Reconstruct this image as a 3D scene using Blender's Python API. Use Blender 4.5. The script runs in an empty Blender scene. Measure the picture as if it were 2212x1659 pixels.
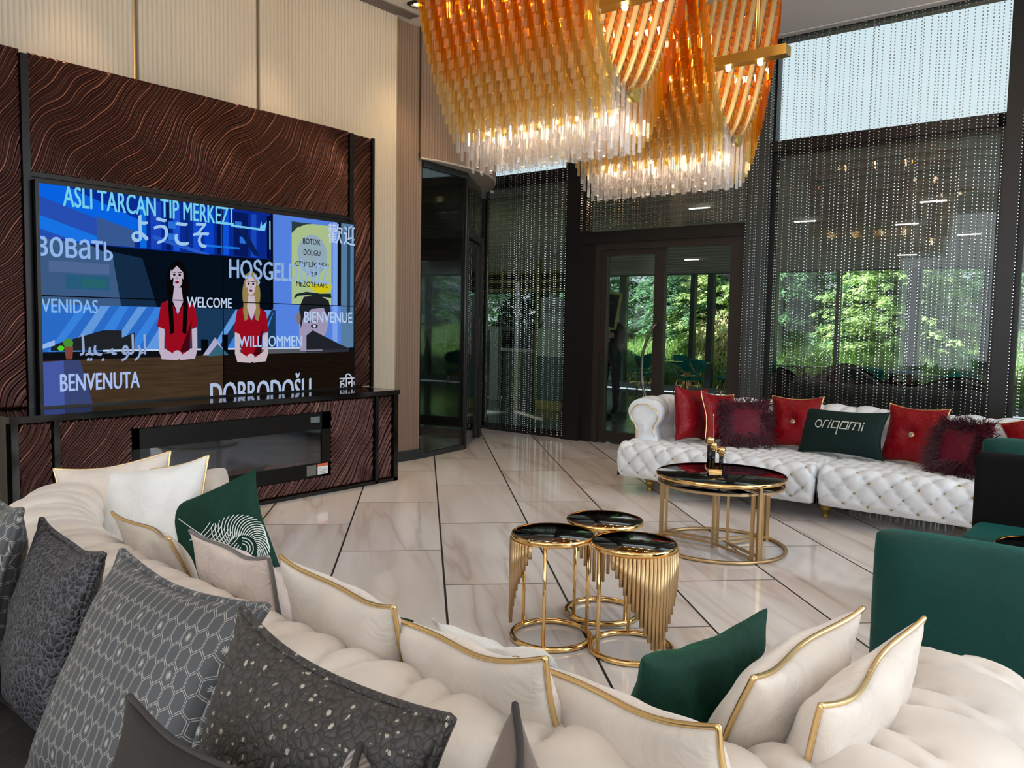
import bpy, math, random
import numpy as np
from mathutils import Matrix, Vector, Euler
SC = bpy.context.scene
COL = SC.collection
R = math.radians
rng = np.random.default_rng(7)
random.seed(7)

def lin(h):
    h = h.lstrip('#')
    c = [int(h[i:i + 2], 16) / 255 for i in (0, 2, 4)]
    return tuple(x / 12.92 if x <= .04045 else ((x + .055) / 1.055) ** 2.4 for x in c) + (1.0,)

# ------------------------------------------------------------------ camera
yaw, pitch, roll, EYE = R(38.8), R(4.28), R(1.05), 1.45
Fh = Vector((math.cos(yaw), math.sin(yaw), 0)); Rh = Vector((math.sin(yaw), -math.cos(yaw), 0)); Up = Vector((0, 0, 1))
fw = Fh * math.cos(pitch) - Up * math.sin(pitch); u0 = Up * math.cos(pitch) + Fh * math.sin(pitch)
rt = Rh * math.cos(roll) + u0 * math.sin(roll); up = u0 * math.cos(roll) - Rh * math.sin(roll)
cd = bpy.data.cameras.new('camera'); cam = bpy.data.objects.new('camera', cd); COL.objects.link(cam)
cd.sensor_width = 36; cd.sensor_fit = 'HORIZONTAL'; cd.lens = 36 * 1776 / 2212; cd.clip_start = .05; cd.clip_end = 300
M = Matrix((rt, up, -fw)).transposed().to_4x4(); M.translation = (0, 0, EYE); cam.matrix_world = M
SC.camera = cam

# ------------------------------------------------------------------ sky, sun, added daylight fill, exposure
W = bpy.data.worlds.new('sky'); SC.world = W; W.use_nodes = True
wb = W.node_tree.nodes['Background']; wb.inputs[0].default_value = (.79, .90, 1.0, 1); wb.inputs[1].default_value = 1.0
def light(name, kind, loc, energy, color=(1, 1, 1), direction=None, **kw):
    d = bpy.data.lights.new(name, kind); d.energy = energy; d.color = color
    for k, v in kw.items(): setattr(d, k, v)
    o = bpy.data.objects.new(name, d); COL.objects.link(o); o.location = loc
    if direction is not None: o.rotation_euler = Vector(direction).to_track_quat('-Z', 'Y').to_euler()
    return o
light('sun', 'SUN', (0, 0, 20), 15.0, (1, .96, .86), (.35, -.60, -.72), angle=R(3))
# area lights added to brighten the room, like daylight through the unseen windows
light('daylight_fill_side', 'AREA', (4.9, -3.4, 2.3), 255, (.90, .95, 1), (0, 1, -.12), shape='RECTANGLE', size=6.6, size_y=3.6)
light('daylight_fill_rear', 'AREA', (-3.4, 1.5, 2.3), 120, (.95, .97, 1), (1, 0, -.12), shape='RECTANGLE', size=7.0, size_y=3.4)
SC.view_settings.view_transform = 'Standard'; SC.view_settings.look = 'None'
SC.view_settings.exposure = 0.0; SC.view_settings.gamma = 1.0; SC.view_settings.use_curve_mapping = False
cy = SC.cycles
cy.max_bounces = 9; cy.diffuse_bounces = 4; cy.glossy_bounces = 4; cy.transmission_bounces = 4; cy.transparent_max_bounces = 24
cy.caustics_reflective = False; cy.caustics_refractive = False; cy.sample_clamp_indirect = 4.0
cy.use_denoising = True

# ------------------------------------------------------------------ materials
class NT:
    def __init__(s, name):
        s.m = bpy.data.materials.new(name); s.m.use_nodes = True; s.t = s.m.node_tree
        s.p = s.t.nodes['Principled BSDF']; s.out = s.t.nodes['Material Output']
    def n(s, typ, ins=None, **kw):
        nd = s.t.nodes.new('ShaderNode' + typ)
        for k, v in kw.items(): setattr(nd, k, v)
        for k, v in (ins or {}).items(): s.set(nd.inputs[k], v)
        return nd
    def set(s, sock, v):
        if isinstance(v, bpy.types.NodeSocket): s.t.links.new(v, sock)
        else: sock.default_value = v
    def math(s, op, a, b=0.0, c=None):
        nd = s.t.nodes.new('ShaderNodeMath'); nd.operation = op
        s.set(nd.inputs[0], a); s.set(nd.inputs[1], b)
        if c is not None: s.set(nd.inputs[2], c)
        return nd.outputs[0]
    def mix(s, f, a, b):
        nd = s.t.nodes.new('ShaderNodeMix'); nd.data_type = 'RGBA'
        s.set(nd.inputs[0], f); s.set(nd.inputs[6], a); s.set(nd.inputs[7], b)
        return nd.outputs[2]
    def ramp(s, f, stops):
        nd = s.t.nodes.new('ShaderNodeValToRGB'); s.set(nd.inputs[0], f)
        e = nd.color_ramp.elements
        while len(e) < len(stops): e.new(.5)
        for el, (p, c) in zip(e, stops):
            el.position = p; el.color = c if len(c) == 4 else (*c, 1)
        return nd.outputs[0]
    def obj(s): return s.n('TexCoord').outputs['Object']
    def pos(s): return s.n('NewGeometry').outputs['Position']
    def xyz(s, v): return s.n('SeparateXYZ', {0: v}).outputs
    def bump(s, h, strength=.3, dist=.01):
        b = s.n('Bump', {'Height': h, 'Strength': strength, 'Distance': dist})
        s.set(s.p.inputs['Normal'], b.outputs[0])

def mat(name, col, rough=.5, metal=0.0, spec=.5, sheen=0, coat=0, nz=None, emit=0, sheen_tint=None, rvar=0):
    a = NT(name); p = a.p
    c = lin(col) if isinstance(col, str) else (*col, 1)
    p.inputs['Base Color'].default_value = c; p.inputs['Roughness'].default_value = rough
    p.inputs['Metallic'].default_value = metal; p.inputs['Specular IOR Level'].default_value = spec
    if sheen:
        p.inputs['Sheen Weight'].default_value = sheen; p.inputs['Sheen Roughness'].default_value = .35
        p.inputs['Sheen Tint'].default_value = sheen_tint or c
    if coat: p.inputs['Coat Weight'].default_value = coat; p.inputs['Coat Roughness'].default_value = .05
    if emit: p.inputs['Emission Color'].default_value = c; p.inputs['Emission Strength'].default_value = emit
    if nz:
        t = a.n('TexNoise', {'Vector': a.obj(), 'Scale': nz[0], 'Detail': 3.0})
        a.bump(t.outputs[0], nz[1], nz[2] if len(nz) > 2 else .01)
    if rvar:
        t = a.n('TexNoise', {'Vector': a.obj(), 'Scale': 6.0, 'Detail': 3.0})
        k = a.math('MULTIPLY_ADD', t.outputs[0], rvar * 2, 1 - rvar)
        a.set(p.inputs['Base Color'], a.n('VectorMath', {0: c[:3], 'Scale': k}, operation='SCALE').outputs[0])
    return a.m

def emis(name, col, k=1.0):
    a = NT(name); a.t.nodes.remove(a.p)
    e = a.n('Emission', {'Color': lin(col) if isinstance(col, str) else (*col, 1), 'Strength': k})
    a.t.links.new(e.outputs[0], a.out.inputs[0]); return a.m

def velvet(name, col, sheen=.6, rough=.75, tint=None, wr=.25):
    a = NT(name); c = lin(col); p = a.p
    n1 = a.n('TexNoise', {'Vector': a.obj(), 'Scale': 5.0, 'Detail': 4.0, 'Distortion': .6})
    k = a.math('MULTIPLY_ADD', n1.outputs[0], .5, .75)
    a.set(p.inputs['Base Color'], a.n('VectorMath', {0: c[:3], 'Scale': k}, operation='SCALE').outputs[0])
    p.inputs['Roughness'].default_value = rough; p.inputs['Specular IOR Level'].default_value = .25
    p.inputs['Sheen Weight'].default_value = sheen; p.inputs['Sheen Roughness'].default_value = .4
    p.inputs['Sheen Tint'].default_value = lin(tint) if tint else c
    n2 = a.n('TexNoise', {'Vector': a.obj(), 'Scale': 14.0, 'Detail': 3.0, 'Distortion': 1.5})
    a.bump(n2.outputs[0], wr, .02); return a.m

def glassy(name, tint, refl=.10, rough=.02):
    """thin pane: tinted see-through plus a mirror coat growing towards grazing angles"""
    a = NT(name); a.t.nodes.remove(a.p)
    tr = a.n('BsdfTransparent', {'Color': (*tint, 1)}); gl = a.n('BsdfGlossy', {'Color': (1, 1, 1, 1), 'Roughness': rough})
    lw = a.n('Fresnel', {'IOR': 1.45}); k = a.math('MULTIPLY_ADD', lw.outputs[0], .9, refl)
    mx = a.n('MixShader', {0: k}); a.t.links.new(tr.outputs[0], mx.inputs[1]); a.t.links.new(gl.outputs[0], mx.inputs[2])
    a.t.links.new(mx.outputs[0], a.out.inputs[0]); return a.m

def crystal(name, tint, body, k=.35):
    """solid coloured glass rod: tinted see-through, some light scattered by the bevelled edges, bright reflections"""
    a = NT(name); a.t.nodes.remove(a.p)
    tr = a.n('BsdfTransparent', {'Color': (*tint, 1)}); tl = a.n('BsdfTranslucent', {'Color': (*body, 1)})
    df = a.n('BsdfDiffuse', {'Color': (*body, 1)}); gl = a.n('BsdfGlossy', {'Color': (1, .97, .92, 1), 'Roughness': .06})
    s1 = a.n('MixShader', {0: .4}); a.t.links.new(tl.outputs[0], s1.inputs[1]); a.t.links.new(df.outputs[0], s1.inputs[2])
    s2 = a.n('MixShader', {0: k}); a.t.links.new(tr.outputs[0], s2.inputs[1]); a.t.links.new(s1.outputs[0], s2.inputs[2])
    s3 = a.n('MixShader', {0: a.math('MULTIPLY_ADD', a.n('LayerWeight', {'Blend': .35}).outputs['Facing'], .5, .04)}); a.t.links.new(s2.outputs[0], s3.inputs[1]); a.t.links.new(gl.outputs[0], s3.inputs[2])
    a.t.links.new(s3.outputs[0], a.out.inputs[0]); return a.m

def leafm(name, col):
    a = NT(name); c = lin(col); t = a.n('TexNoise', {'Vector': a.obj(), 'Scale': 9.0, 'Detail': 2.0}); k = a.math('MULTIPLY_ADD', t.outputs[0], .9, .55)
    cc = a.n('VectorMath', {0: c[:3], 'Scale': k}, operation='SCALE').outputs[0]; a.t.nodes.remove(a.p)
    d = a.n('BsdfDiffuse', {'Color': cc}); l = a.n('BsdfTranslucent', {'Color': cc}); g = a.n('BsdfGlossy', {'Color': (1, 1, 1, 1), 'Roughness': .45})
    m1 = a.n('MixShader', {0: .4}); a.t.links.new(d.outputs[0], m1.inputs[1]); a.t.links.new(l.outputs[0], m1.inputs[2])
    m2 = a.n('MixShader', {0: .05}); a.t.links.new(m1.outputs[0], m2.inputs[1]); a.t.links.new(g.outputs[0], m2.inputs[2]); a.t.links.new(m2.outputs[0], a.out.inputs[0]); return a.m

# marble floor: 1.39 x 0.635 m tiles laid at 45 degrees, every second column shifted by half a tile
def floor_mat(name, base, warm, vein, jointc, rough=.07, dark=False):
    a = NT(name); X, Y, Z = a.xyz(a.pos())
    u = a.math('MULTIPLY', a.math('ADD', X, Y), .70711); v = a.math('MULTIPLY', a.math('SUBTRACT', X, Y), .70711)
    vs = a.math('DIVIDE', a.math('SUBTRACT', v, .13), .635); ci = a.math('FLOOR', vs); vf = a.math('FRACT', vs)
    half = a.math('MULTIPLY', a.math('PINGPONG', ci, 1.0), .5)
    us = a.math('ADD', a.math('DIVIDE', a.math('SUBTRACT', u, 7.23), 1.39), half); ui = a.math('FLOOR', us); uf = a.math('FRACT', us)
    dv = a.math('MULTIPLY', a.math('MINIMUM', vf, a.math('SUBTRACT', 1.0, vf)), .635)
    du = a.math('MULTIPLY', a.math('MINIMUM', uf, a.math('SUBTRACT', 1.0, uf)), 1.39)
    jv = a.math('LESS_THAN', dv, .006); ju = a.math('MULTIPLY', a.math('LESS_THAN', du, .0048), .92)
    joint = a.math('MAXIMUM', jv, ju)
    idv = a.n('CombineXYZ', {0: ci, 1: ui}).outputs[0]
    wn = a.n('TexWhiteNoise', {0: idv}, noise_dimensions='3D').outputs['Color']
    off = a.n('VectorMath', {0: wn, 'Scale': 7.0}, operation='SCALE').outputs[0]
    uv = a.n('CombineXYZ', {0: a.math('MULTIPLY', u, .12), 1: a.math('ADD', v, a.math('MULTIPLY', u, .08))}).outputs[0]
    q = a.n('VectorMath', {0: uv, 1: off}, operation='ADD').outputs[0]
    n1 = a.n('TexNoise', {'Vector': q, 'Scale': 2.2, 'Detail': 5.0, 'Roughness': .55, 'Distortion': .5})
    n2 = a.n('TexNoise', {'Vector': q, 'Scale': 3.0, 'Detail': 3.0, 'Roughness': .5, 'Distortion': .2})
    ridge = a.math('ABSOLUTE', a.math('SUBTRACT', n2.outputs[0], .5))
    vn = a.ramp(ridge, [(0, (1, 1, 1, 1)), (.02, (.4, .4, .4, 1)), (.07, (0, 0, 0, 1))])
    n3 = a.n('TexNoise', {'Vector': q, 'Scale': 1.1, 'Detail': 2.0})
    vn = a.math('MULTIPLY', vn, a.ramp(n3.outputs[0], [(.42, (0, 0, 0, 1)), (.62, (1, 1, 1, 1))]))
    c = a.mix(a.ramp(n1.outputs[0], [(.36, (0, 0, 0, 1)), (.68, (1, 1, 1, 1))]), lin(base), lin(warm))
    c = a.mix(a.math('MULTIPLY', vn, .5), c, lin(vein))
    c = a.mix(joint, c, lin(jointc))
    a.set(a.p.inputs['Base Color'], c)
    a.set(a.p.inputs['Roughness'], a.math('MULTIPLY_ADD', joint, .5, rough)); a.p.inputs['Specular IOR Level'].default_value = .62
    a.bump(a.math('SUBTRACT', 1.0, joint), .25, .003); return a.m

def hex_mat(name):
    """honeycomb double lines with a small bee motif in every third cell"""
    a = NT(name); X, Y, Z = a.xyz(a.obj()); s = 1 / .026
    x = a.math('MULTIPLY', X, s); y = a.math('MULTIPLY', Z, s * .60)
    r3 = 1.7320508
    def cell(ox, oy):
        fx = a.math('SUBTRACT', a.math('FRACT', a.math('ADD', x, ox)), .5)
        fy = a.math('MULTIPLY', a.math('SUBTRACT', a.math('FRACT', a.math('ADD', a.math('DIVIDE', y, r3), oy)), .5), r3)
        return fx, fy
    A = cell(0, 0); B = cell(.5, .5)
    la = a.math('ADD', a.math('MULTIPLY', A[0], A[0]), a.math('MULTIPLY', A[1], A[1]))
    lb = a.math('ADD', a.math('MULTIPLY', B[0], B[0]), a.math('MULTIPLY', B[1], B[1]))
    k = a.math('LESS_THAN', la, lb)
    fx = a.math('ADD', a.math('MULTIPLY', A[0], k), a.math('MULTIPLY', B[0], a.math('SUBTRACT', 1.0, k)))
    fy = a.math('ADD', a.math('MULTIPLY', A[1], k), a.math('MULTIPLY', B[1], a.math('SUBTRACT', 1.0, k)))
    ax, ay = a.math('ABSOLUTE', fx), a.math('ABSOLUTE', fy)
    d = a.math('MAXIMUM', ax, a.math('ADD', a.math('MULTIPLY', ax, .5), a.math('MULTIPLY', ay, .8660254)))
    line = a.math('MULTIPLY', a.math('GREATER_THAN', d, .435), a.math('LESS_THAN', d, .468))
    idx = a.math('SUBTRACT', x, fx); idy = a.math('SUBTRACT', y, fy)
    pick = a.math('LESS_THAN', a.math('FRACT', a.math('ADD', a.math('MULTIPLY', a.math('ROUND', a.math('MULTIPLY', idx, 2.0)), .16667), .08)), .16)
    rr = a.math('SQRT', a.math('ADD', a.math('MULTIPLY', fx, fx), a.math('MULTIPLY', fy, fy)))
    ang = a.math('ARCTAN2', fy, fx)
    star = a.math('MULTIPLY_ADD', a.math('SINE', a.math('MULTIPLY', ang, 11.0)), .08, .15)
    bee = a.math('MULTIPLY', a.math('LESS_THAN', rr, star), pick)
    motif = a.math('MAXIMUM', line, bee)
    c = a.mix(motif, lin('#3f4144'), lin('#9f9c95'))
    a.set(a.p.inputs['Base Color'], c); a.set(a.p.inputs['Roughness'], a.math('MULTIPLY_ADD', motif, -.25, .6))
    a.p.inputs['Sheen Weight'].default_value = .1
    a.bump(motif, .4, .003); return a.m

def leopard_mat(name, ground, spot, glint, scale, thr, gl):
    a = NT(name)
    n = a.n('TexNoise', {'Vector': a.obj(), 'Scale': scale * .7, 'Detail': 2.0})
    q = a.n('VectorMath', {0: a.obj(), 1: a.n('VectorMath', {0: n.outputs['Color'], 'Scale': .35 / scale * 3}, operation='SCALE').outputs[0]}, operation='ADD').outputs[0]
    vo = a.n('TexVoronoi', {'Vector': q, 'Scale': scale}, feature='DISTANCE_TO_EDGE')
    v2 = a.n('TexVoronoi', {'Vector': q, 'Scale': scale}, feature='F1')
    edge = a.math('LESS_THAN', vo.outputs['Distance'], thr)
    core = a.math('LESS_THAN', v2.outputs['Distance'], a.math('MULTIPLY', a.xyz(v2.outputs['Color'])[0], gl))
    c = a.mix(edge, lin(spot), lin(ground)); c = a.mix(core, c, lin(glint))
    a.set(a.p.inputs['Base Color'], c); a.p.inputs['Roughness'].default_value = .55; a.p.inputs['Sheen Weight'].default_value = .06
    a.bump(vo.outputs['Distance'], .6, .01); return a.m

def rib_mat(name, col, col2, scale):
    a = NT(name); w = a.n('TexWave', {'Vector': a.obj(), 'Scale': scale, 'Distortion': 1.2, 'Detail': 1.0}, bands_direction='DIAGONAL')
    a.set(a.p.inputs['Base Color'], a.mix(w.outputs[1], lin(col), lin(col2))); a.p.inputs['Roughness'].default_value = .7
    a.p.inputs['Sheen Weight'].default_value = .5; a.bump(w.outputs[1], .5, .006); return a.m

def wood_mat(name, c1, c2, k=1.0):
    a = NT(name); w = a.n('TexNoise', {'Vector': a.n('VectorMath', {0: a.obj(), 1: (2, 1, 30)}, operation='MULTIPLY').outputs[0], 'Scale': 1.6, 'Detail': 4.0, 'Distortion': .8})
    a.t.nodes.remove(a.p); e = a.n('Emission', {'Color': a.mix(w.outputs[0], lin(c1), lin(c2)), 'Strength': k})
    a.t.links.new(e.outputs[0], a.out.inputs[0]); return a.m

MT = dict(
    floor=floor_mat('polished_onyx_tile', '#f8f5f4', '#e4d8d0', '#a98a74', '#15100e'),
    terrace=floor_mat('terrace_tile', '#66716e', '#56625f', '#5a6663', '#1c2220', rough=.12),
    flute=mat('cream_fluted_panel', '#bdb3a1', .55, nz=(40, .05)),
    flute2=mat('taupe_fluted_panel', '#7d6857', .6), soffit=mat('soffit_paint', '#b0a89c', .7),
    ceil=mat('ceiling_paint', '#d0cac4', .8), slot=mat('slot_grey', '#6d645f', .7), base=mat('dark_skirting', '#23282d', .4),
    wallp=mat('plain_wall_paint', '#cfc8bd', .8), alu=mat('dark_aluminium', '#23211f', .35, .3), handle=mat('satin_handle_metal', '#6b655e', .35, .8), bronze=mat('bronze_aluminium', '#3a322d', .38, .35),
    alug=mat('grey_aluminium', '#4d524f', .35, .4), gold=mat('polished_gold', (.93, .62, .26), .12, 1.0), goldp=mat('painted_gold', '#b09246', .38, .8), band=mat('champagne_band', '#a08f6c', .4, .5),
    goldm=mat('brushed_brass', (.62, .43, .22), .34, .9), chrome=mat('crystal_bead', (.66, .69, .68), .16, 1.0), steel=mat('brushed_steel', '#8b8d8a', .3, .9),
    black=mat('black_gloss', '#060607', .10, 0, .5), blackt=mat('black_trim', '#060606', .3, 0, .25), blackm=mat('black_matt', '#0d0d0e', .5), bglass=mat('black_table_glass', '#050606', .03, 0, .7, coat=1.0),
    glass=glassy('window_glass', (.93, .97, .95), .0), dglass=glassy('smoked_glass', (.42, .50, .48), .02), fglass=glassy('fireplace_glass', (.80, .82, .84), .02),
    ivory=velvet('ivory_velvet', '#d6ccc2', .35, .45, '#fff6f0', .10), white=velvet('white_velvet', '#e6ebf0', .25, .42, '#ffffff', .08), cushion=velvet('cream_satin_velvet', '#d9cec3', .4, .5, '#ffffff', .35),
    wcush=velvet('white_satin', '#e4e4e2', .4, .45, '#ffffff', .3), pink=velvet('pearl_velvet', '#dccbc2', .5, .42, '#ffffff', .5), green=velvet('emerald_velvet', '#06382c', .5, .7, '#3d9c86', .25),
    green2=velvet('bottle_green_velvet', '#0a3529', .35, .75, '#2d8a6c', .4), teal=velvet('teal_velvet', '#063d38', .35, .6, '#33958c', .2), tteal=velvet('terrace_teal_velvet', '#158578', .5, .6, '#60c8b8', .1), dgreen=velvet('dark_green_velvet', '#05211f', .3, .7, '#1f7d68', .25),
    red=velvet('crimson_velvet', '#830413', .14, .42, '#e0303c', .6), wine=velvet('wine_velvet', '#5c0b22', .6, .42, '#d86a86', .4), fur=mat('maroon_fur', '#3b0a1c', .6, sheen=.5),
    gcush=velvet('charcoal_velvet', '#2b2826', .25, .7, '#7a746c', .2), taupe=velvet('taupe_velvet', '#6b605a', .5, .65, '#c8bcb2', .2), bshade=velvet('black_shade_velvet', '#060707', .1, .9, '#203030', .1),
    hexm=hex_mat('honeycomb_jacquard'), leo1=leopard_mat('dark_leopard_velvet', '#45454e', '#09080b', '#141116', 62, .075, .14), leo2=leopard_mat('grey_leopard_velvet', '#1d1a19', '#37322e', '#a39b8b', 62, .07, .30),
    rib=rib_mat('ribbed_taupe', '#5b4f47', '#8a7b70', 40), gpipe=mat('gold_piping', (.85, .60, .28), .25, .9), spipe=mat('silver_piping', '#8f8d8c', .3, .6), dpipe=mat('charcoal_piping', '#2d2a29', .7, sheen=.4),
    silver=mat('silver_thread', '#d8e0dc', .4, .2), hot=mat('rhinestone', '#cfd6d8', .12, .8), bulb=emis('lamp_glow', (1, .80, .52), 14), white_p=mat('white_plastic', '#d9dcda', .4),
    orange=mat('orange_print', '#d4643c', .5), paper=mat('sticker_paper', '#dfe3e6', .6), ember=mat('ember_stone', '#7a4a30', .7, rvar=.4), coal=mat('glass_pebble', '#6b7478', .2, .1),
    bark=mat('bark', '#3a3128', .9), leafA=leafm('conifer_green', '#74a07e'), leafB=leafm('light_conifer_green', '#c3da9c'), leafC=leafm('mid_conifer_green', '#88b48a'),
    leafD=leafm('yellow_shrub', '#dccfa2'), grass=leafm('lawn_green', '#aad082'), soil=mat('garden_soil', '#4d5a34', .95), ivy=mat('ivy_leaf', '#2c4530', .5, rvar=.3),
    slat=mat('pergola_slat', '#b3ada4', .5), roofd=mat('pergola_roof', '#2b2826', .7), led=emis('led_strip', (1, .96, .88), 2.2), counter=mat('bar_counter', '#8f968c', .5), countd=mat('counter_dark', '#3c4442', .4),
    olive=mat('olive_gold_lattice', '#6d6230', .5, .3), greenp=mat('green_panel', '#0f4038', .4), yellowp=mat('yellow_base', '#8f8434', .5), pale=mat('pale_green_partition', '#8d9d84', .4), chalk=mat('chalkboard', '#161a18', .6), limef=mat('lime_frame', '#b3b548', .5),
    skin=mat('statue_skin', '#b98d78', .5), cloth=mat('statue_black_cloth', '#0b0c0d', .6), hair=mat('statue_hair', '#17110e', .6), shirt=mat('statue_shirt', '#b9bdbb', .7), carved=mat('black_carved_wood', '#0c0c0c', .25, coat=.3), ornv=mat('dark_sofa_velvet', '#171012', .7, sheen=.2),
)

# ------------------------------------------------------------------ mesh helpers
class MB:
    def __init__(s): s.v = []; s.f = []; s.mi = []; s.sm = []
    def add(s, V, F, mi=0, smooth=False):
        o = len(s.v); s.v.extend([tuple(map(float, q)) for q in V])
        for f in F: s.f.append([o + int(i) for i in f]); s.mi.append(mi); s.sm.append(smooth)
        return s
    def box(s, c, d, mi=0, rot=None):
        V = [Vector((x * d[0] / 2, y * d[1] / 2, z * d[2] / 2)) for x in (-1, 1) for y in (-1, 1) for z in (-1, 1)]
        if rot is not None: V = [rot @ q for q in V]
        return s.add([q + Vector(c) for q in V], [(0, 1, 3, 2), (4, 6, 7, 5), (0, 4, 5, 1), (2, 3, 7, 6), (0, 2, 6, 4), (1, 5, 7, 3)], mi)
    def bb(s, lo, hi, mi=0): return s.box([(a + b) / 2 for a, b in zip(lo, hi)], [abs(b - a) for a, b in zip(lo, hi)], mi)
    def grid(s, P, cu=False, cv=False, mi=0, smooth=True, flip=False):
        n, m = P.shape[:2]; F = []
        for i in range(n if cu else n - 1):
            for j in range(m if cv else m - 1):
                a, b, c, d = i * m + j, ((i + 1) % n) * m + j, ((i + 1) % n) * m + (j + 1) % m, i * m + (j + 1) % m
                F.append((a, d, c, b) if flip else (a, b, c, d))
        return s.add(P.reshape(-1, 3), F, mi, smooth)
    def tube(s, pts, r, n=8, closed=False, mi=0, caps=True, flat=None):
        P = np.array(pts, float); k = len(P)
        rr = np.full(k, r) if np.isscalar(r) else np.array(r, float)
        T = (np.roll(P, -1, 0) - np.roll(P, 1, 0)) if closed else np.gradient(P, axis=0)
        T /= np.linalg.norm(T, axis=1)[:, None] + 1e-12
        a = np.array([0, 0, 1.]) if abs(T[0][2]) < .9 else np.array([1., 0, 0])
        G = []
        N = np.cross(T[0], a); N /= np.linalg.norm(N)
        for i in range(k):
            N = N - T[i] * (N @ T[i]); N /= np.linalg.norm(N) + 1e-12; B = np.cross(T[i], N)
            th = np.arange(n) / n * 2 * math.pi + math.pi / n
            fx, fy = flat or (1, 1)
            G.append(P[i] + rr[i] * (np.cos(th)[:, None] * N * fx + np.sin(th)[:, None] * B * fy))
        G = np.array(G); o = len(s.v); s.grid(G, closed, True, mi, n > 5)
        if caps and not closed:
            s.f.append([o + j for j in range(n)]); s.mi.append(mi); s.sm.append(False)
            s.f.append([o + (k - 1) * n + j for j in reversed(range(n))]); s.mi.append(mi); s.sm.append(False)
        return s
    def rod(s, a, b, r, n=8, mi=0): return s.tube([a, b], r, n, False, mi)
    def lathe(s, prof, n=20, c=(0, 0, 0), mi=0, smooth=True):
        th = np.arange(n) / n * 2 * math.pi
        P = np.array([[(c[0] + r * math.cos(t), c[1] + r * math.sin(t), c[2] + z) for t in th] for r, z in prof])
        return s.grid(P, False, True, mi, smooth, flip=True)
    def ring(s, c, rad, r, n=48, k=8, mi=0, flat=None):
        th = np.arange(n) / n * 2 * math.pi
        return s.tube([(c[0] + rad * math.cos(t), c[1] + rad * math.sin(t), c[2]) for t in th], r, k, True, mi, flat=flat)
    def sphere(s, c, r, n=10, m=7, mi=0):
        sc = (r, r, r) if np.isscalar(r) else r
        P = np.array([[(c[0] + sc[0] * math.sin(p) * math.cos(t), c[1] + sc[1] * math.sin(p) * math.sin(t), c[2] + sc[2] * math.cos(p))
                       for t in np.arange(n) / n * 2 * math.pi] for p in np.linspace(.001, math.pi - .001, m)])
        return s.grid(P, False, True, mi, True)
    def build(s, name, mats, parent=None, loc=None, world=True):
        """vertices are in world space unless world is False; loc (or the parent's place) becomes the origin"""
        V = s.v
        org = Vector(loc) if loc is not None else (Vector(parent.location) if parent and world else Vector((0, 0, 0)))
        if parent is not None and world and parent.parent: org = Vector(parent.location) + Vector(parent.parent.location)
        if world and org.length: V = [(a - org.x, b - org.y, c - org.z) for a, b, c in V]
        me = bpy.data.meshes.new(name); me.from_pydata(V, [], s.f)
        for m in (mats if isinstance(mats, (list, tuple)) else [mats]): me.materials.append(m)
        me.polygons.foreach_set('material_index', s.mi); me.polygons.foreach_set('use_smooth', s.sm); me.update()
        o = bpy.data.objects.new(name, me); COL.objects.link(o)
        if parent: o.parent = parent
        elif loc is not None: o.location = loc
        return o

def mass(name, V, F, mats, parent=None, smooth=False, mi=None, loc=(0, 0, 0)):
    V = np.asarray(V, np.float32) - np.asarray(loc, np.float32); F = np.asarray(F, np.int32); k = F.shape[1]
    me = bpy.data.meshes.new(name); me.vertices.add(len(V)); me.vertices.foreach_set('co', V.ravel())
    me.loops.add(F.size); me.loops.foreach_set('vertex_index', F.ravel())
    me.polygons.add(len(F)); me.polygons.foreach_set('loop_start', np.arange(0, F.size, k, dtype=np.int32))
    for m in (mats if isinstance(mats, (list, tuple)) else [mats]): me.materials.append(m)
    if mi is not None: me.polygons.foreach_set('material_index', np.asarray(mi, np.int32))
    me.polygons.foreach_set('use_smooth', np.full(len(F), smooth)); me.update(calc_edges=True); me.validate()
    o = bpy.data.objects.new(name, me); COL.objects.link(o)
    if parent: o.parent = parent
    else: o.location = loc
    return o

def tag(o, label=None, cat=None, group=None, kind=None):
    if label: o['label'] = label
    if cat: o['category'] = cat
    if group: o['group'] = group
    if kind: o['kind'] = kind
    return o
def empty(name, loc, label=None, cat=None, group=None, rz=0, kind=None):
    o = bpy.data.objects.new(name, None); COL.objects.link(o); o.location = loc; o.rotation_euler = (0, 0, rz); o.empty_display_size = .1
    return tag(o, label, cat, group, kind)
def struct(o, kind='structure'): o['kind'] = kind; return o
def dup(o, loc, rz=0, label=None, scale=None):
    c = o.copy(); COL.objects.link(c); c.location = loc; c.rotation_euler = (0, 0, rz)
    if scale: c.scale = scale
    if label: c['label'] = label
    for ch in list(o.children):
        d = ch.copy(); COL.objects.link(d); d.parent = c
        for g in list(ch.children):
            e = g.copy(); COL.objects.link(e); e.parent = d
    return c
def smoothpath(pts, n, closed=False):
    P = np.array(pts, float); k = len(P)
    if closed: Q = np.vstack([P[-1], P, P[0], P[1]]); segs = k
    else: Q = np.vstack([2 * P[0] - P[1], P, 2 * P[-1] - P[-2]]); segs = k - 1
    out = []
    for i in range(segs):
        a, b, c, d = Q[i:i + 4]
        for t in np.linspace(0, 1, 16, endpoint=False):
            out.append(.5 * (2 * b + (c - a) * t + (2 * a - 5 * b + 4 * c - d) * t * t + (3 * b - a - 3 * c + d) * t ** 3))
    if not closed: out.append(P[-1])
    return resample(np.array(out), n, closed)
def resample(P, n, closed=False):
    if closed: P = np.vstack([P, P[:1]])
    L = np.r_[0, np.cumsum(np.linalg.norm(np.diff(P, axis=0), axis=1))]
    t = np.linspace(0, L[-1], n, endpoint=not closed)
    return np.stack([np.interp(t, L, P[:, i]) for i in range(P.shape[1])], 1)
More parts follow.
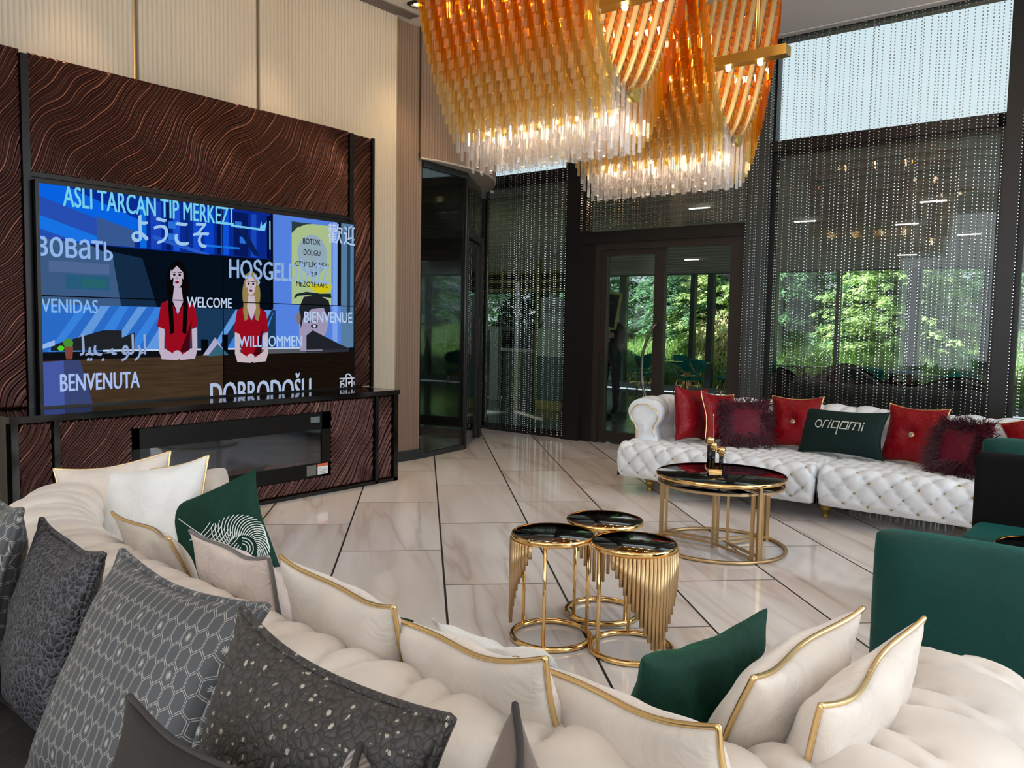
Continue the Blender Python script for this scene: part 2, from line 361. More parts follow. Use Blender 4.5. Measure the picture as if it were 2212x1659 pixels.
def text_mesh(s):
    """flat letters as (verts Nx2 in the unit box, faces)"""
    cu = bpy.data.curves.new('t', 'FONT'); cu.body = s; cu.resolution_u = 3
    o = bpy.data.objects.new('t', cu); COL.objects.link(o)
    me = o.to_mesh(); V = np.array([v.co[:2] for v in me.vertices]); F = [list(p.vertices) for p in me.polygons]
    o.to_mesh_clear(); bpy.data.objects.remove(o); bpy.data.curves.remove(cu)
    if len(V) == 0: return np.zeros((0, 2)), []
    lo, hi = V.min(0), V.max(0); return (V - lo) / np.maximum(hi - lo, 1e-6), F
# ================================================================== ROOM SHELL
XW, YW, CZ = 8.5, 6.15, 4.42          # window wall, TV wall, ceiling height
struct(MB().bb((-3.2, -3.2, -.08), (8.62, 8.4, 0)).build('floor', MT['floor']))
struct(MB().bb((-3.2, -3.2, CZ), (8.7, 8.6, CZ + .25)).build('ceiling', MT['ceil']))
struct(MB().bb((8.62, -4, -.1), (16.1, 13.5, -.005)).build('terrace_floor', MT['terrace']))

def fluted(path, z0, z1, pitch=.036, depth=.014):
    P = np.array(path, float); L = np.linalg.norm(np.diff(P, axis=0), axis=1).sum()
    n = max(2, int(L / pitch)); Q = resample(P, n * 5 + 1)
    T = np.gradient(Q, axis=0); T /= np.linalg.norm(T, axis=1)[:, None]; N = np.stack([T[:, 1], -T[:, 0]], 1)
    ph = np.arange(len(Q)) % 5; d = depth * np.array([0, .8, 1, .8, .35])[ph] * (ph > 0)
    Q = Q + N * d[:, None]
    return np.stack([np.c_[Q, np.full(len(Q), z0)], np.c_[Q, np.full(len(Q), z1)]], 1)
w = MB()
for a, b in ((-2.2, 0.98), (1.02, 2.04), (2.06, 3.07), (3.11, 4.112), (4.143, 5.70)):
    w.grid(fluted([(a, YW - .05), (b, YW - .05)], 0, CZ - .012), flip=True); w.bb((a, YW - .05, 0), (a + .004, YW, CZ)); w.bb((b - .004, YW - .05, 0), (b, YW, CZ))
w.bb((-3.2, YW + .002, 0), (6.1, YW + .12, CZ))
struct(w.build('wall_left', MT['flute']))
g = MB()
for i, x in enumerate((1.0, 2.05, 3.09, 4.127, 5.72)):
    struct(MB().bb((x - .03, YW - .018, .1), (x + .03, YW, CZ - .012)).build('trim_%d' % (i + 1), MT['goldm']))
w = MB(); w.grid(fluted([(5.735, YW), (6.10, YW)], .1, CZ - .01, .034, .016), flip=True)
lip = [(6.03, 6.10), (6.18, 6.055), (6.42, 6.035), (6.72, 6.05), (7.05, 6.12), (7.35, 6.25), (7.56, 6.40), (7.82, 6.66), (8.05, 7.0), (8.2, 7.5)]
lips = smoothpath(lip, 120)
w.grid(fluted(lips, 3.10, CZ - .01, .034, .016), flip=True)
struct(w.build('wall_entrance', MT['flute2']))
struct(MB().bb((5.69, YW - .03, 0), (6.12, YW + .02, .105)).build('baseboard_left', MT['base']))
# soffit and trim ring of the entrance drum
w = MB(); poly = [tuple(p) for p in lips] + [(8.2, 8.3), (6.03, 8.3)]; n = len(poly)
w.add([(x, y, 3.098) for x, y in poly], [list(range(n))]); w.add([(x, y, 3.16) for x, y in poly], [list(reversed(range(n)))])
struct(w.build('entrance_soffit', MT['soffit']))
struct(MB().tube([(x, y - .006, 3.10) for x, y in lips], .012, 6).build('trim_6', MT['soffit']))
# smoked glass entrance vestibule: two facets, a steel door frame in the second
ent = [(6.10, 6.14), (6.90, 6.25), (7.80, 6.82)]
def panel(mb, a, b, z0, z1, t, mi=0):
    a, b = Vector((*a, 0)), Vector((*b, 0)); d = (b - a); L = d.length; ang = math.atan2(d.y, d.x)
    mb.box(((a.x + b.x) / 2, (a.y + b.y) / 2, (z0 + z1) / 2), (L, t, z1 - z0), mi, Matrix.Rotation(ang, 3, 'Z'))
root = struct(empty('window_1', (6.9, 6.25, 0)))
mb = MB(); panel(mb, ent[0], ent[1], .06, 3.09, .012); mb.build('glass_pane', MT['dglass'], root)
mb = MB(); panel(mb, ent[0], ent[1], 0, .055, .05); panel(mb, ent[0], ent[1], 3.03, 3.095, .05); mb.rod((6.9, 6.25, 0), (6.9, 6.25, 3.09), .018, 8); mb.build('frame', MT['base'], root)
mb = MB(); panel(mb, ent[1], ent[2], 2.48, 3.09, .012); mb.build('glass_pane', MT['dglass'], root)
root = struct(empty('door_1', (7.35, 6.53, 0)))
mb = MB(); e1 = Vector(ent[1]); e2 = Vector(ent[2]); P = lambda t: tuple(e1.lerp(e2, t))
panel(mb, P(0.01), P(.06), 0, 2.45, .06); panel(mb, P(.90), P(1.02), 0, 2.45, .08); panel(mb, P(.72), P(.80), 0.02, 2.36, .05); panel(mb, P(0), P(1.02), 2.40, 2.48, .07)
mb.build('frame', MT['blackm'], root)
mb = MB(); panel(mb, P(.06), P(.72), 0.03, 2.38, .01); mb.build('glass_pane', MT['dglass'], root)
mb = MB(); panel(mb, P(.74), P(.77), .9, 1.5, .10); mb.build('door_handle', MT['alu'], root)
# inside of the vestibule: dark rear wall with two slots of glazing
w = MB(); w.bb((5.95, 8.25, 0), (6.5, 8.35, 3.1)); w.bb((6.72, 8.25, 0), (7.25, 8.35, 3.1)); w.bb((7.6, 8.25, 0), (8.6, 8.35, 3.1)); w.bb((6.5, 8.25, 2.1), (7.6, 8.35, 3.1)); w.bb((6.0, 6.27, 0), (6.05, 8.3, 3.1))
w.bb((8.42, 7.35, 0), (8.5, 8.3, 3.1)); struct(w.build('wall_vestibule', MT['alu']))
struct(MB().bb((5.6, 8.6, 3.3), (8.8, 11.2, 3.5)).build('entrance_sun_block', MT['roofd']))  # unseen roof added to keep the sun out of the vestibule slots
# rear and right sides of the room (out of view): piers, sill and lintel around tall window openings
w = MB()
w.bb((-3.3, -3.2, 0), (-3.2, 6.2, .5)); w.bb((-3.3, -3.2, 4.0), (-3.2, 6.2, CZ)); w.bb((-3.3, 5.0, 0), (-3.2, 6.2, CZ)); struct(w.build('wall_rear', MT['wallp']))
w = MB(); w.bb((-3.3, -3.3, 0), (8.6, -3.2, .45)); w.bb((-3.3, -3.3, 4.1), (8.6, -3.2, CZ)); w.bb((-3.3, -3.3, 0), (-1.6, -3.2, CZ)); w.bb((7.6, -3.3, 0), (8.6, -3.2, CZ)); struct(w.build('wall_right', MT['wallp']))

# ---- window wall X = 8.5: steel posts, beams, panes
w = MB()
w.bb((8.40, 5.70, 0), (8.62, 5.96, CZ)); w.bb((8.46, 5.54, 0), (8.60, 5.70, 2.50)); w.bb((8.50, 3.38, 0), (8.64, 3.62, CZ)); w.bb((8.42, 1.14, 0), (8.62, 1.27, CZ)); struct(MB().bb((8.40, 3.39, 0), (8.51, 3.61, CZ)).build('trim_7', MT['alug']))
w.bb((8.42, 3.62, 2.42), (8.62, 5.70, 2.52)); w.bb((8.44, 1.34, 3.26), (8.60, 3.38, 3.37)); w.bb((8.44, -3.2, 3.26), (8.60, 1.12, 3.37)); w.bb((8.44, 3.62, 3.26), (8.60, 8.3, 3.37))
w.bb((8.44, -3.2, 0), (8.60, 3.38, .06)); w.bb((8.44, 5.96, 0), (8.60, 7.4, .04)); w.bb((8.40, -1.3, 0), (8.62, -1.12, CZ)); w.bb((8.44, -3.2, 0), (8.6, -3.0, CZ))
struct(w.build('wall_window', MT['alu']))
def pane(n, y0, y1, z0, z1, fr=.045, m='alu'):
    root = struct(empty('window_%d' % n, (8.52, (y0 + y1) / 2, z0)))
    f = MB(); f.bb((8.49, y0, z0), (8.55, y0 + fr, z1)); f.bb((8.49, y1 - fr, z0), (8.55, y1, z1)); f.bb((8.49, y0 + fr, z0), (8.55, y1 - fr, z0 + fr)); f.bb((8.49, y0 + fr, z1 - fr), (8.55, y1 - fr, z1))
    f.build('frame', MT[m], root); MB().bb((8.515, y0 + fr, z0 + fr), (8.525, y1 - fr, z1 - fr)).build('glass_pane', MT['glass'], root)
pane(2, 1.27, 3.38, .06, 3.26); pane(3, 1.27, 3.38, 3.37, CZ, .012); pane(4, -1.12, 1.14, .06, 3.26); pane(5, -1.12, 1.14, 3.37, CZ, .012)
pane(6, 5.96, 7.36, .04, 3.26); pane(7, 3.62, 5.70, 2.52, 3.26); pane(8, 3.62, 8.3, 3.37, CZ, .012); pane(9, -3.0, -1.3, .06, CZ)
# ---- terrace door: one glazed leaf on the left, open doorway on the right
root = struct(empty('door_2', (8.53, 4.53, 0)))
f = MB(); f.bb((8.46, 5.465, 0), (8.60, 5.54, 2.42)); f.bb((8.46, 3.62, 0), (8.60, 3.80, 2.42)); f.bb((8.46, 3.80, 2.34), (8.60, 5.465, 2.42)); f.build('door_frame', MT['bronze'], root)
f = MB(); f.bb((8.49, 5.385, .02), (8.56, 5.462, 2.34)); f.bb((8.49, 4.61, .02), (8.56, 4.74, 2.34)); f.bb((8.49, 4.74, .02), (8.56, 5.385, .15)); f.bb((8.49, 4.74, 2.27), (8.56, 5.385, 2.34)); leaf = f.build('door_leaf', MT['bronze'], root)
MB().bb((8.52, 4.74, .15), (8.53, 5.385, 2.27)).build('glass_pane', MT['glass'], root)
hp = smoothpath([(8.47, 4.665, 1.46), (8.41, 4.70, 1.42), (8.395, 4.80, 1.15), (8.395, 4.815, .95), (8.395, 4.80, .75), (8.41, 4.70, .5), (8.47, 4.665, .46)], 24)
MB().tube(hp, .016, 8).build('door_handle', MT['handle'], root)
# ceiling slot diffuser and square downlights
struct(MB().bb((3.2, 5.93, CZ - .012), (5.83, 6.065, CZ)).build('ceiling_slot', MT['slot']))
def downlight(x, y, label, sq=True, energy=40, warm=(1, .72, .42), spread=70, tgt=None):
    root = empty('ceiling_downlight', (x, y, CZ - .02), label, 'downlight', 'ceiling downlights')
    if sq:
        f = MB(); 
        for dx, dy, sx, sy in ((-.06, 0, .02, .14), (.06, 0, .02, .14), (0, -.06, .14, .02), (0, .06, .14, .02)): f.box((dx, dy, .008), (sx, sy, .026))
        f.build('trim_frame', MT['blackm'], root, world=False)
        MB().lathe([(.0, .004), (.038, .004), (.045, .016)], 16).build('lamp', MT['bulb'], root, world=False)
    else:
        MB().lathe([(.034, .018), (.05, .018), (.05, -.004), (.036, -.004), (.034, .018)], 20).build('trim_frame', MT['blackm'], root, world=False)
        MB().lathe([(0, .012), (.034, .012)], 14).build('lamp', MT['bulb'], root, world=False)
    l = light('downlight_lamp', 'SPOT', (x, y, CZ - .06), energy, warm, tgt or (0, 0, -1), spot_size=R(spread), spot_blend=.6, shadow_soft_size=.10)
    return root
downlight(5.60, 5.72, 'square black trimmed downlight by the chandelier and taupe wall, left of a pair')
downlight(5.80, 5.66, 'square black trimmed downlight by the chandelier and taupe wall, right of a pair')
downlight(7.66, 3.41, 'small round downlight between the chandelier and the clerestory window', False, 25)
for i, (x, y) in enumerate(((2.55, 5.62), (4.15, 5.62), (1.0, 5.62))): downlight(x, y, 'square downlight over the wavy brown panel, number %s from the entrance' % ('three', 'two', 'four')[i], True, 60, (1, .66, .40), 50, (0.05, .12, -1))
for i, (x, y) in enumerate(((1.4, 1.6), (6.9, 1.4), (2.0, -.6), (6.8, 4.9))): downlight(x, y, ('unseen square downlight added above the cream sofa', 'unseen square downlight added above the white sofa', 'unseen square downlight added behind the green armchairs', 'unseen square downlight added in front of the terrace door')[i], True, 38, (1, .91, .80), 100)  # unseen lamps added to brighten the room

# ---- crystal bead curtains (strings of faceted beads, one object per bay)
def beads(name, label, y0, y1, z0, z1, x=8.36, step=.043, br=.0068, gap=.030):
    n = max(2, int((y1 - y0) / step)); ys = np.linspace(y0, y1, n) + rng.normal(0, step * .28, n)
    xs = x + rng.normal(0, .014, n)
    th = np.arange(6) / 6 * 2 * math.pi
    bv = [(0, 0, br * 1.1)] + [(br * .87 * math.cos(t), br * .87 * math.sin(t), br * .5) for t in th] + [(br * .87 * math.cos(t), br * .87 * math.sin(t), -br * .5) for t in th] + [(0, 0, -br * 1.1)]
    bv = np.array(bv); bf = []
    for j in range(6):
        k = (j + 1) % 6; bf += [(0, 1 + j, 1 + k), (1 + j, 7 + j, 7 + k), (1 + j, 7 + k, 1 + k), (13, 7 + k, 7 + j)]
    bf = np.array(bf); C = []
    for i in range(n):
        zz = np.arange(z0 + .02 + rng.random() * gap, z1 - .03, gap); C.append(np.c_[np.full(len(zz), xs[i]), np.full(len(zz), ys[i]) + np.sin(zz * .8 + i) * .002, zz])
    Cc = np.vstack(C); V = (Cc[:, None, :] + bv[None]).reshape(-1, 3); F = (np.arange(len(Cc))[:, None, None] * 14 + bf[None]).reshape(-1, 3)
    o = mass(name, V, F, MT['chrome'], None, False, None, (x, (y0 + y1) / 2, z1)); tag(o, label, 'bead curtain', 'crystal bead curtains', 'stuff')
    t = MB()
    t.bb((x - .012, y0, z1 - .012), (x + .012, y1, z1))
    r = t.build('rail', MT['ceil'], o, world=True)
beads('bead_curtain', 'crystal bead curtain hanging before the big bay behind the white sofa', 1.28, 3.60, .03, CZ - .005)
beads('bead_curtain', 'crystal bead curtain at the right edge beyond the dark post', -1.1, 1.12, .03, CZ - .005, step=.05)
beads('bead_curtain', 'short crystal bead curtain above the terrace door', 3.66, 5.72, 2.55, CZ - .005, step=.042)
beads('bead_curtain', 'crystal bead curtain between the glass entrance and the dark column', 5.9, 7.28, .02, CZ - .005, step=.046)

# ================================================================== MEDIA WALL
def wavy(name, x0, x1, z0, z1, y, parent, hole=None, seed=0, res=.0062, amp=.016):
    """carved wave panel: slanting ridges in real relief, facing -Y"""
    nx, nz = int((x1 - x0) / res) + 1, int((z1 - z0) / (res * 1.3)) + 1
    X, Z = np.meshgrid(np.linspace(x0, x1, nx), np.linspace(z0, z1, nz), indexing='ij')
    s = X * .80 - Z * .60; t = X * .6 + Z * .8
    wob = .038 * np.sin(t * 5.3 + s * 2.1 + .7) + .016 * np.sin(t * 11 - s * 4 + 2) + .007 * np.sin(t * 19 + s * 7) + .03 * np.sin(s * 7 + 1.3)
    f = (s + wob) / .036
    ph = f - np.floor(f); fl = np.floor(f)
    a = .55 + .45 * np.sin(fl * 12.9898 + t * 4.0) * np.sin(fl * 4.1)
    h = np.where(ph < .78, (ph / .78) ** 1.5, np.cos((ph - .78) / .22 * math.pi / 2))
    h2 = np.abs(np.sin(f * 2.9 * math.pi * .5 + t * 3)) * .12
    D = amp * (h * (.5 + .5 * a) + h2)
    edge = np.minimum.reduce([X - x0, x1 - X, Z - z0, z1 - Z]); D *= np.clip(edge / .006, .15, 1)
    V = np.stack([X, y - D, Z], -1).reshape(-1, 3)
    idx = np.arange(nx * nz).reshape(nx, nz); A = np.stack([idx[:-1, :-1], idx[1:, :-1], idx[1:, 1:], idx[:-1, 1:]], -1)
    if hole is not None:
        cx, cz = (X[:-1, :-1] + X[1:, 1:]) / 2, (Z[:-1, :-1] + Z[1:, 1:]) / 2
        keep = ~((cx > hole[0]) & (cx < hole[1]) & (cz > hole[2]) & (cz < hole[3])); A = A[keep]
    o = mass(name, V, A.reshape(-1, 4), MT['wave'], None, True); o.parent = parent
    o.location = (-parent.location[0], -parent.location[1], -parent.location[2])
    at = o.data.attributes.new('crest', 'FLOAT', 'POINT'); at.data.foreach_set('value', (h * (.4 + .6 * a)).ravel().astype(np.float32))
    return o
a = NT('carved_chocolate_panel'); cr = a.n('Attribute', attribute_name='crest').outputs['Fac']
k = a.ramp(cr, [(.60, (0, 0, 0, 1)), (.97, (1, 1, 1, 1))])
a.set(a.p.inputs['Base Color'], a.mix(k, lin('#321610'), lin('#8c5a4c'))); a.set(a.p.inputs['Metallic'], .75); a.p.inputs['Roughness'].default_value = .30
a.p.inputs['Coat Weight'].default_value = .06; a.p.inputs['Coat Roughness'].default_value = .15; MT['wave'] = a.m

wallp = empty('feature_panel', (3.6, 6.08, 0), 'tall carved brown wave panel framing the screen above the low cabinet', 'wall panel')
yp = 5.90
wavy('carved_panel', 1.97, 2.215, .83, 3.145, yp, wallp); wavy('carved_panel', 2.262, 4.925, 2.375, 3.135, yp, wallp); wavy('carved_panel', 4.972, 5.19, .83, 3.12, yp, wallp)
f = MB(); f.bb((1.94, yp, .83), (5.215, 6.075, 3.105)); f.build('backing', MT['blackm'], wallp)
f = MB()
for x0, x1 in ((2.215, 2.262), (4.925, 4.972), (5.19, 5.218)): f.bb((x0, 5.875, .82), (x1, 5.905, 3.12))
f.bb((2.262, 5.87, 2.345), (4.925, 5.905, 2.375)); f.build('trim_strip', MT['blackt'], wallp)

cab = empty('fireplace_cabinet', (3.53, 5.7, 0), 'long low carved brown cabinet with an electric fireplace under the screen', 'cabinet')
yc = 5.47
hole = (2.69, 4.385, .145, .685)
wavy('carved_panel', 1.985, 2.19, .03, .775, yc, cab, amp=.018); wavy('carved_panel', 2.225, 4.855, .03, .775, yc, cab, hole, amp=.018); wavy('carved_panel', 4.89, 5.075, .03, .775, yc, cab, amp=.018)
f = MB(); f.bb((1.93, 5.475, .0), (2.69, 5.95, .785)); f.bb((4.385, 5.475, 0), (5.12, 5.95, .785)); f.bb((2.69, 5.475, 0), (4.385, 5.95, .14)); f.bb((2.69, 5.475, .69), (4.385, 5.95, .785)); f.bb((2.69, 5.80, .14), (4.385, 5.95, .69))
for x0, x1 in ((1.945, 1.985), (2.19, 2.225), (4.855, 4.89), (5.075, 5.125)): f.bb((x0, 5.435, 0), (x1, 5.48, .785))
f.bb((1.945, 5.435, 0), (5.125, 5.48, .03)); f.build('body', MT['black'], cab)
MB().bb((1.93, 5.42, .785), (5.13, 5.95, .825)).build('top', MT['black'], cab)
fp = empty('electric_fireplace', (3.54, 5.6, .14), 'black glass fronted electric fireplace with stones, set in the brown cabinet', 'fireplace')
f = MB(); f.bb((2.70, 5.455, .15), (4.375, 5.47, .262)); f.bb((2.70, 5.455, .54), (4.375, 5.47, .68)); f.bb((2.70, 5.455, .15), (2.745, 5.47, .68)); f.bb((4.285, 5.455, .15), (4.375, 5.47, .68))
f.build('front_frame', MT['blackt'], fp)
f = MB(); f.bb((2.72, 5.47, .15), (4.36, 5.79, .16)); f.bb((2.72, 5.77, .15), (4.36, 5.79, .68)); f.bb((2.72, 5.47, .67), (4.36, 5.79, .68)); f.build('firebox', MT['coal2'] if 'coal2' in MT else mat('firebox_grey', '#59626a', .6), fp)
MB().bb((2.745, 5.462, .262), (4.285, 5.466, .54)).build('glass_front', MT['fglass'], fp)
for i in range(9):
    x = 2.95 + i * .155 + random.uniform(-.03, .03); r = random.uniform(.04, .06)
    m = MB(); m.sphere((x, 5.56 + random.uniform(0, .08), .20 + r * .6), (r * 1.35, r, r * .75)); m.build('stone', MT['ember'], fp)
m = MB()
for i in range(70): m.sphere((random.uniform(2.78, 4.26), random.uniform(5.5, 5.72), .18), random.uniform(.012, .026), 6, 4)
tag(m.build('glass_pebbles', MT['coal'], fp), kind='stuff')
MB().bb((4.13, 5.452, .165), (4.225, 5.455, .25)).build('sticker', MT['steel'], fp)
s = MB(); s.bb((4.24, 5.452, .165), (4.345, 5.455, .232)); s.bb((4.24, 5.452, .232), (4.345, 5.455, .255), 1); 
for k in range(4): s.bb((4.25, 5.4512, .175 + k * .013), (4.335 - (k % 2) * .02, 5.452, .178 + k * .013), 2)
s.build('sticker', [MT['paper'], MT['orange'], MT['coal']], fp)
MB().bb((4.17, 5.452, .60), (4.26, 5.455, .65)).build('control_panel', MT['coal'], fp)

# ---- video wall screen, 2 x 2 panels, with its picture
TX0, TX1, TZ0, TZ1, TY = 2.287, 4.935, .838, 2.302, 5.835
tv = empty('display_screen', (3.61, 5.87, .83), 'large wall screen of four panels showing receptionists and welcome words', 'screen')
f = MB()
f.bb((TX0 - .02, TY + .004, TZ0 - .012), (TX1 + .012, 5.90, TZ1 + .02)); f.build('housing', MT['black'], tv)
f = MB(); f.bb((TX0 - .022, TY - .012, TZ0 - .014), (TX0, TY + .01, TZ1 + .022)); f.bb((TX1, TY - .012, TZ0 - .014), (TX1 + .014, TY + .01, TZ1 + .022)); f.bb((TX0, TY - .012, TZ1), (TX1, TY + .01, TZ1 + .022)); f.bb((TX0, TY - .012, TZ0 - .014), (TX1, TY + .01, TZ0)); f.build('bezel', MT['blackt'], tv)
PAL = {}
def pal(c, k=.82):
    if c not in PAL: PAL[c] = emis('screen_' + c.strip('#'), c, k)
    return PAL[c]
pic = {}
def uv(u, v, d): return (TX0 + u * (TX1 - TX0), TY - .0004 * d, TZ0 + v * (TZ1 - TZ0))
def P2(name, pts, col, d):
    """flat coloured shape of the picture; shapes of one name become one part"""
    mb, cols = pic.setdefault(name, (MB(), []))
    if col not in cols: cols.append(col)
    mb.add([uv(min(max(u, 0), 1), min(max(v, 0), 1), d) for u, v in pts], [list(range(len(pts)))], cols.index(col))
def rc(name, u0, v0, u1, v1, col, d): P2(name, [(u0, v0), (u1, v0), (u1, v1), (u0, v1)], col, d)
def el(name, u, v, a, b, col, d, n=22, t0=0, t1=2 * math.pi): P2(name, [(u + a * math.cos(t), v + b * math.sin(t)) for t in np.linspace(t0, t1, n, endpoint=(t1 - t0) < 6)], col, d)
q = 'display_panel'
for i, (u0, v0) in enumerate(((0, 0), (.502, 0), (0, .502), (.502, .502))):
    m = MB(); m.add([uv(u0, v0, 0), uv(u0 + .498, v0, 0), uv(u0 + .498, v0 + .498, 0), uv(u0, v0 + .498, 0)], [(0, 1, 2, 3)]); m.build('display_panel', pal('#0a1020'), tv)
B = 'backdrop'
rc(B, 0, .74, .685, 1, '#0b2f9e', 1); P2(B, [(0, .76), (.18, .76), (.27, .80), (.27, .86), (0, .985)], '#2a55c0', 2); P2(B, [(0, 1), (.07, 1), (.27, .875), (.27, .80), (0, .945)], '#0a6cf5', 3); P2(B, [(0, .86), (.19, .76), (.10, .75), (0, .80)], '#1b7cf6', 4)
P2(B, [(.14, .88), (.24, .83), (.24, .75), (.14, .75)], '#3c5f9e', 4.4)
for i, (u, wd, c) in enumerate(((.255, .018, '#0a74f0'), (.285, .03, '#1d49c8'), (.33, .012, '#061c58'), (.35, .02, '#1c5be6'), (.385, .012, '#0a2a80'), (.41, .022, '#1450dc'), (.445, .03, '#0a48d8'), (.485, .012, '#051648'), (.50, .024, '#1158e8'), (.54, .05, '#071c66'), (.60, .018, '#1a4cc8'), (.63, .02, '#0c2c94'), (.655, .012, '#040e38'))): rc(B, u, .75 - .0 * i, u + wd, .985, c, 5)
for u, v in ((.335, .86), (.335, .80), (.545, .90), (.56, .82)): rc(B, u, v, u + .022, v + .035, '#2f78e6', 6)
P2(B, [(.29, .80), (.40, .755), (.46, .735), (.46, .75), (.40, .775), (.29, .82)], '#2a62d8', 6); rc(B, .44, .785, .56, .797, '#1d7bf0', 6); P2(B, [(.55, .90), (.575, .90), (.63, .76), (.61, .76)], '#0b225e', 6.2)
P2(B, [(.53, .915), (.63, .912), (.635, .955), (.640, .915), (.65, .915), (.655, .955), (.648, .900), (.53, .905)], '#7fd8ff', 7); rc(B, .664, .80, .669, .96, '#8fe6ff', 7)
rc(B, 0, .46, .685, .745, '#06101e', 8); P2(B, [(0, .46), (0, .76), (.12, .745), (.18, .70), (.20, .46)], '#41628e', 8.5); P2(B, [(.2, .46), (.18, .72), (.26, .70), (.30, .46)], '#16304c', 8.6); rc(B, .06, .535, .17, .60, '#2b6385', 9); rc(B, .10, .545, .16, .585, '#2a6c74', 9.3); rc(B, .02, .61, .17, .66, '#5470a0', 9.1)
rc(B, .675, .2, 1, 1, '#5b8cf0', 10); rc(B, .668, .47, .677, 1, '#05070c', 10.5); rc(B, .93, .5, .945, 1, '#0a1018', 11); rc(B, .945, .2, 1, 1, '#5f86ac', 11); rc(B, .97, .4, .985, .98, '#28445f', 11.3); rc(B, .91, .25, .93, 1, '#86aef8', 11)
rc(B, 0, .235, .685, .463, '#2f74d6', 12); P2(B, [(.30, .235), (.685, .235), (.685, .463), (.34, .463)], '#1c3d60', 12.3)
for i in range(13):
    u = .01 + i * .05; c = '#6aa4ee' if i % 2 else '#3d8cf0'
    if .29 < u < .43: continue
    P2(B, [(max(0, u), .24), (max(0, u + .02 + .008 * (i % 3)), .24), (min(.68, u + .11), .461), (min(.68, u + .085), .461)], c, 12.6)
D = 'desk'
P2(D, [(.02, .25), (.02, .275), (.15, .345), (.20, .345), (.20, .31), (.235, .335), (.235, .25)], '#23262c', 13); rc(D, 0, .195, 1, .245, '#0f1218', 14); rc(D, .15, .243, .90, .252, '#cfe2ff', 15); P2(D, [(.80, .32), (.83, .34), (.98, .24), (.98, .22), (.80, .22)], '#2d323c', 15.2); P2(D, [(.55, .20), (.98, .22), (.98, .245), (.55, .245)], '#5b6068', 14.5)
P2(D, [(0, .26), (.03, .275), (.03, .30), (0, .28)], '#9fc4ff', 15)
for nm, pts, c1, c2, d in (('desk_wood', [(0, 0), (.5, 0), (.5, .215), (0, .205)], '#20160f', '#54422f', 16), ('desk_wood', [(.5, 0), (1, 0), (1, .22), (.5, .215)], '#0a0706', '#20160f', 16)):
    m = MB(); m.add([uv(u, v, d) for u, v in pts], [(0, 1, 2, 3)]); m.build('desk_front', wood_mat('screen_walnut', c1, c2, 1.0), tv)
P2(D, [(0, 0), (.05, 0), (.05, .205), (0, .2)], '#4a5fae', 17); P2(D, [(.05, 0), (.12, 0), (.09, .205), (.05, .205)], '#3d4a7c', 16.5)
el(D, .062, .285, .012, .022, '#4a9a3a', 18); P2(D, [(.052, .27), (.074, .27), (.071, .21), (.056, .21)], '#8a4a3a', 18.2); el(D, .044, .262, .008, .012, '#58e02a', 18)
P2(D, [(.435, .215), (.475, .31), (.515, .215)], '#b9b4dc', 19); P2(D, [(.45, .21), (.483, .275), (.52, .215)], '#3a6a80', 19.2); rc(D, .43, .23, .452, .30, '#07090d', 18.5); rc(D, .498, .225, .517, .325, '#07090d', 18.5)
# the two receptionists in the picture
def woman(u, v, k, hairc, skin, blond):
    n = 'receptionist_%s' % ('fair' if blond else 'dark')
    el(n, u, v - .055, .034 * k, .125 * k, hairc, 20); el(n, u + .004, v - .02, .026 * k, .075 * k, hairc, 20.1)
    P2(n, [(u - .011, v - .06), (u + .011, v - .06), (u + .016, v - .13), (u - .016, v - .13)], skin, 20.5); el(n, u - .002, v, .0195 * k, .062 * k, skin, 21)
    P2(n, [(u - .024, v - .12), (u - .050, v - .145), (u - .062, v - .26), (u - .040, v - .275), (u - .036, v - .40), (u + .034, v - .40), (u + .038, v - .27), (u + .060, v - .255), (u + .052, v - .15), (u + .024, v - .12), (u + .0, v - .20)], '#a20d22', 22)
    P2(n, [(u + .004, v - .39), (u + .034, v - .39), (u + .036, v - .29), (u + .044, v - .22)], '#4a0713', 22.3)
    P2(n, [(u - .018, v - .12), (u + .018, v - .12), (u, v - .195)], skin, 22.4)
    for sx in (-1, 1): P2(n, [(u + sx * .058, v - .262), (u + sx * .041, v - .272), (u + sx * .042, v - .37), (u + sx * .006, v - .408), (u + sx * .004, v - .432), (u + sx * .05, v - .425), (u + sx * .058, v - .38)], skin, 23)
    el(n, u - .004, v - .405, .014, .024, skin, 23.5)
    for sx in (-1, 1): P2(n, [(u + sx * .012, v - .01), (u + sx * .024, v - .03), (u + sx * .030, v - .15), (u + sx * (.024), v - (.20 if blond else .30)), (u + sx * .012, v - (.19 if blond else .29)), (u + sx * .017, v - .1)], hairc, 24)
    P2(n, [(u - .018, v + .02), (u - .002, v + .05), (u + .015, v + .02), (u + .02, v + .055), (u, v + .078), (u - .022, v + .05)], hairc, 24.2)
    for sx in (-1, 1): el(n, u - .002 + sx * .008, v + .004, .004, .006, '#1a1418', 25); rc(n, u - .002 + sx * .008 - .006, v + .014, u - .002 + sx * .008 + .006, v + .018, '#2a2024', 25)
    el(n, u - .002, v - .034, .006, .006, '#7c1420', 25); P2(n, [(u - .003, v - .002), (u + .002, v - .018), (u - .004, v - .018)], '#b39aa4', 25)
woman(.360, .625, 1.0, '#0a0708', '#cdbdd2', False); woman(.598, .60, .92, '#9c8a52', '#d6c4cc', True)
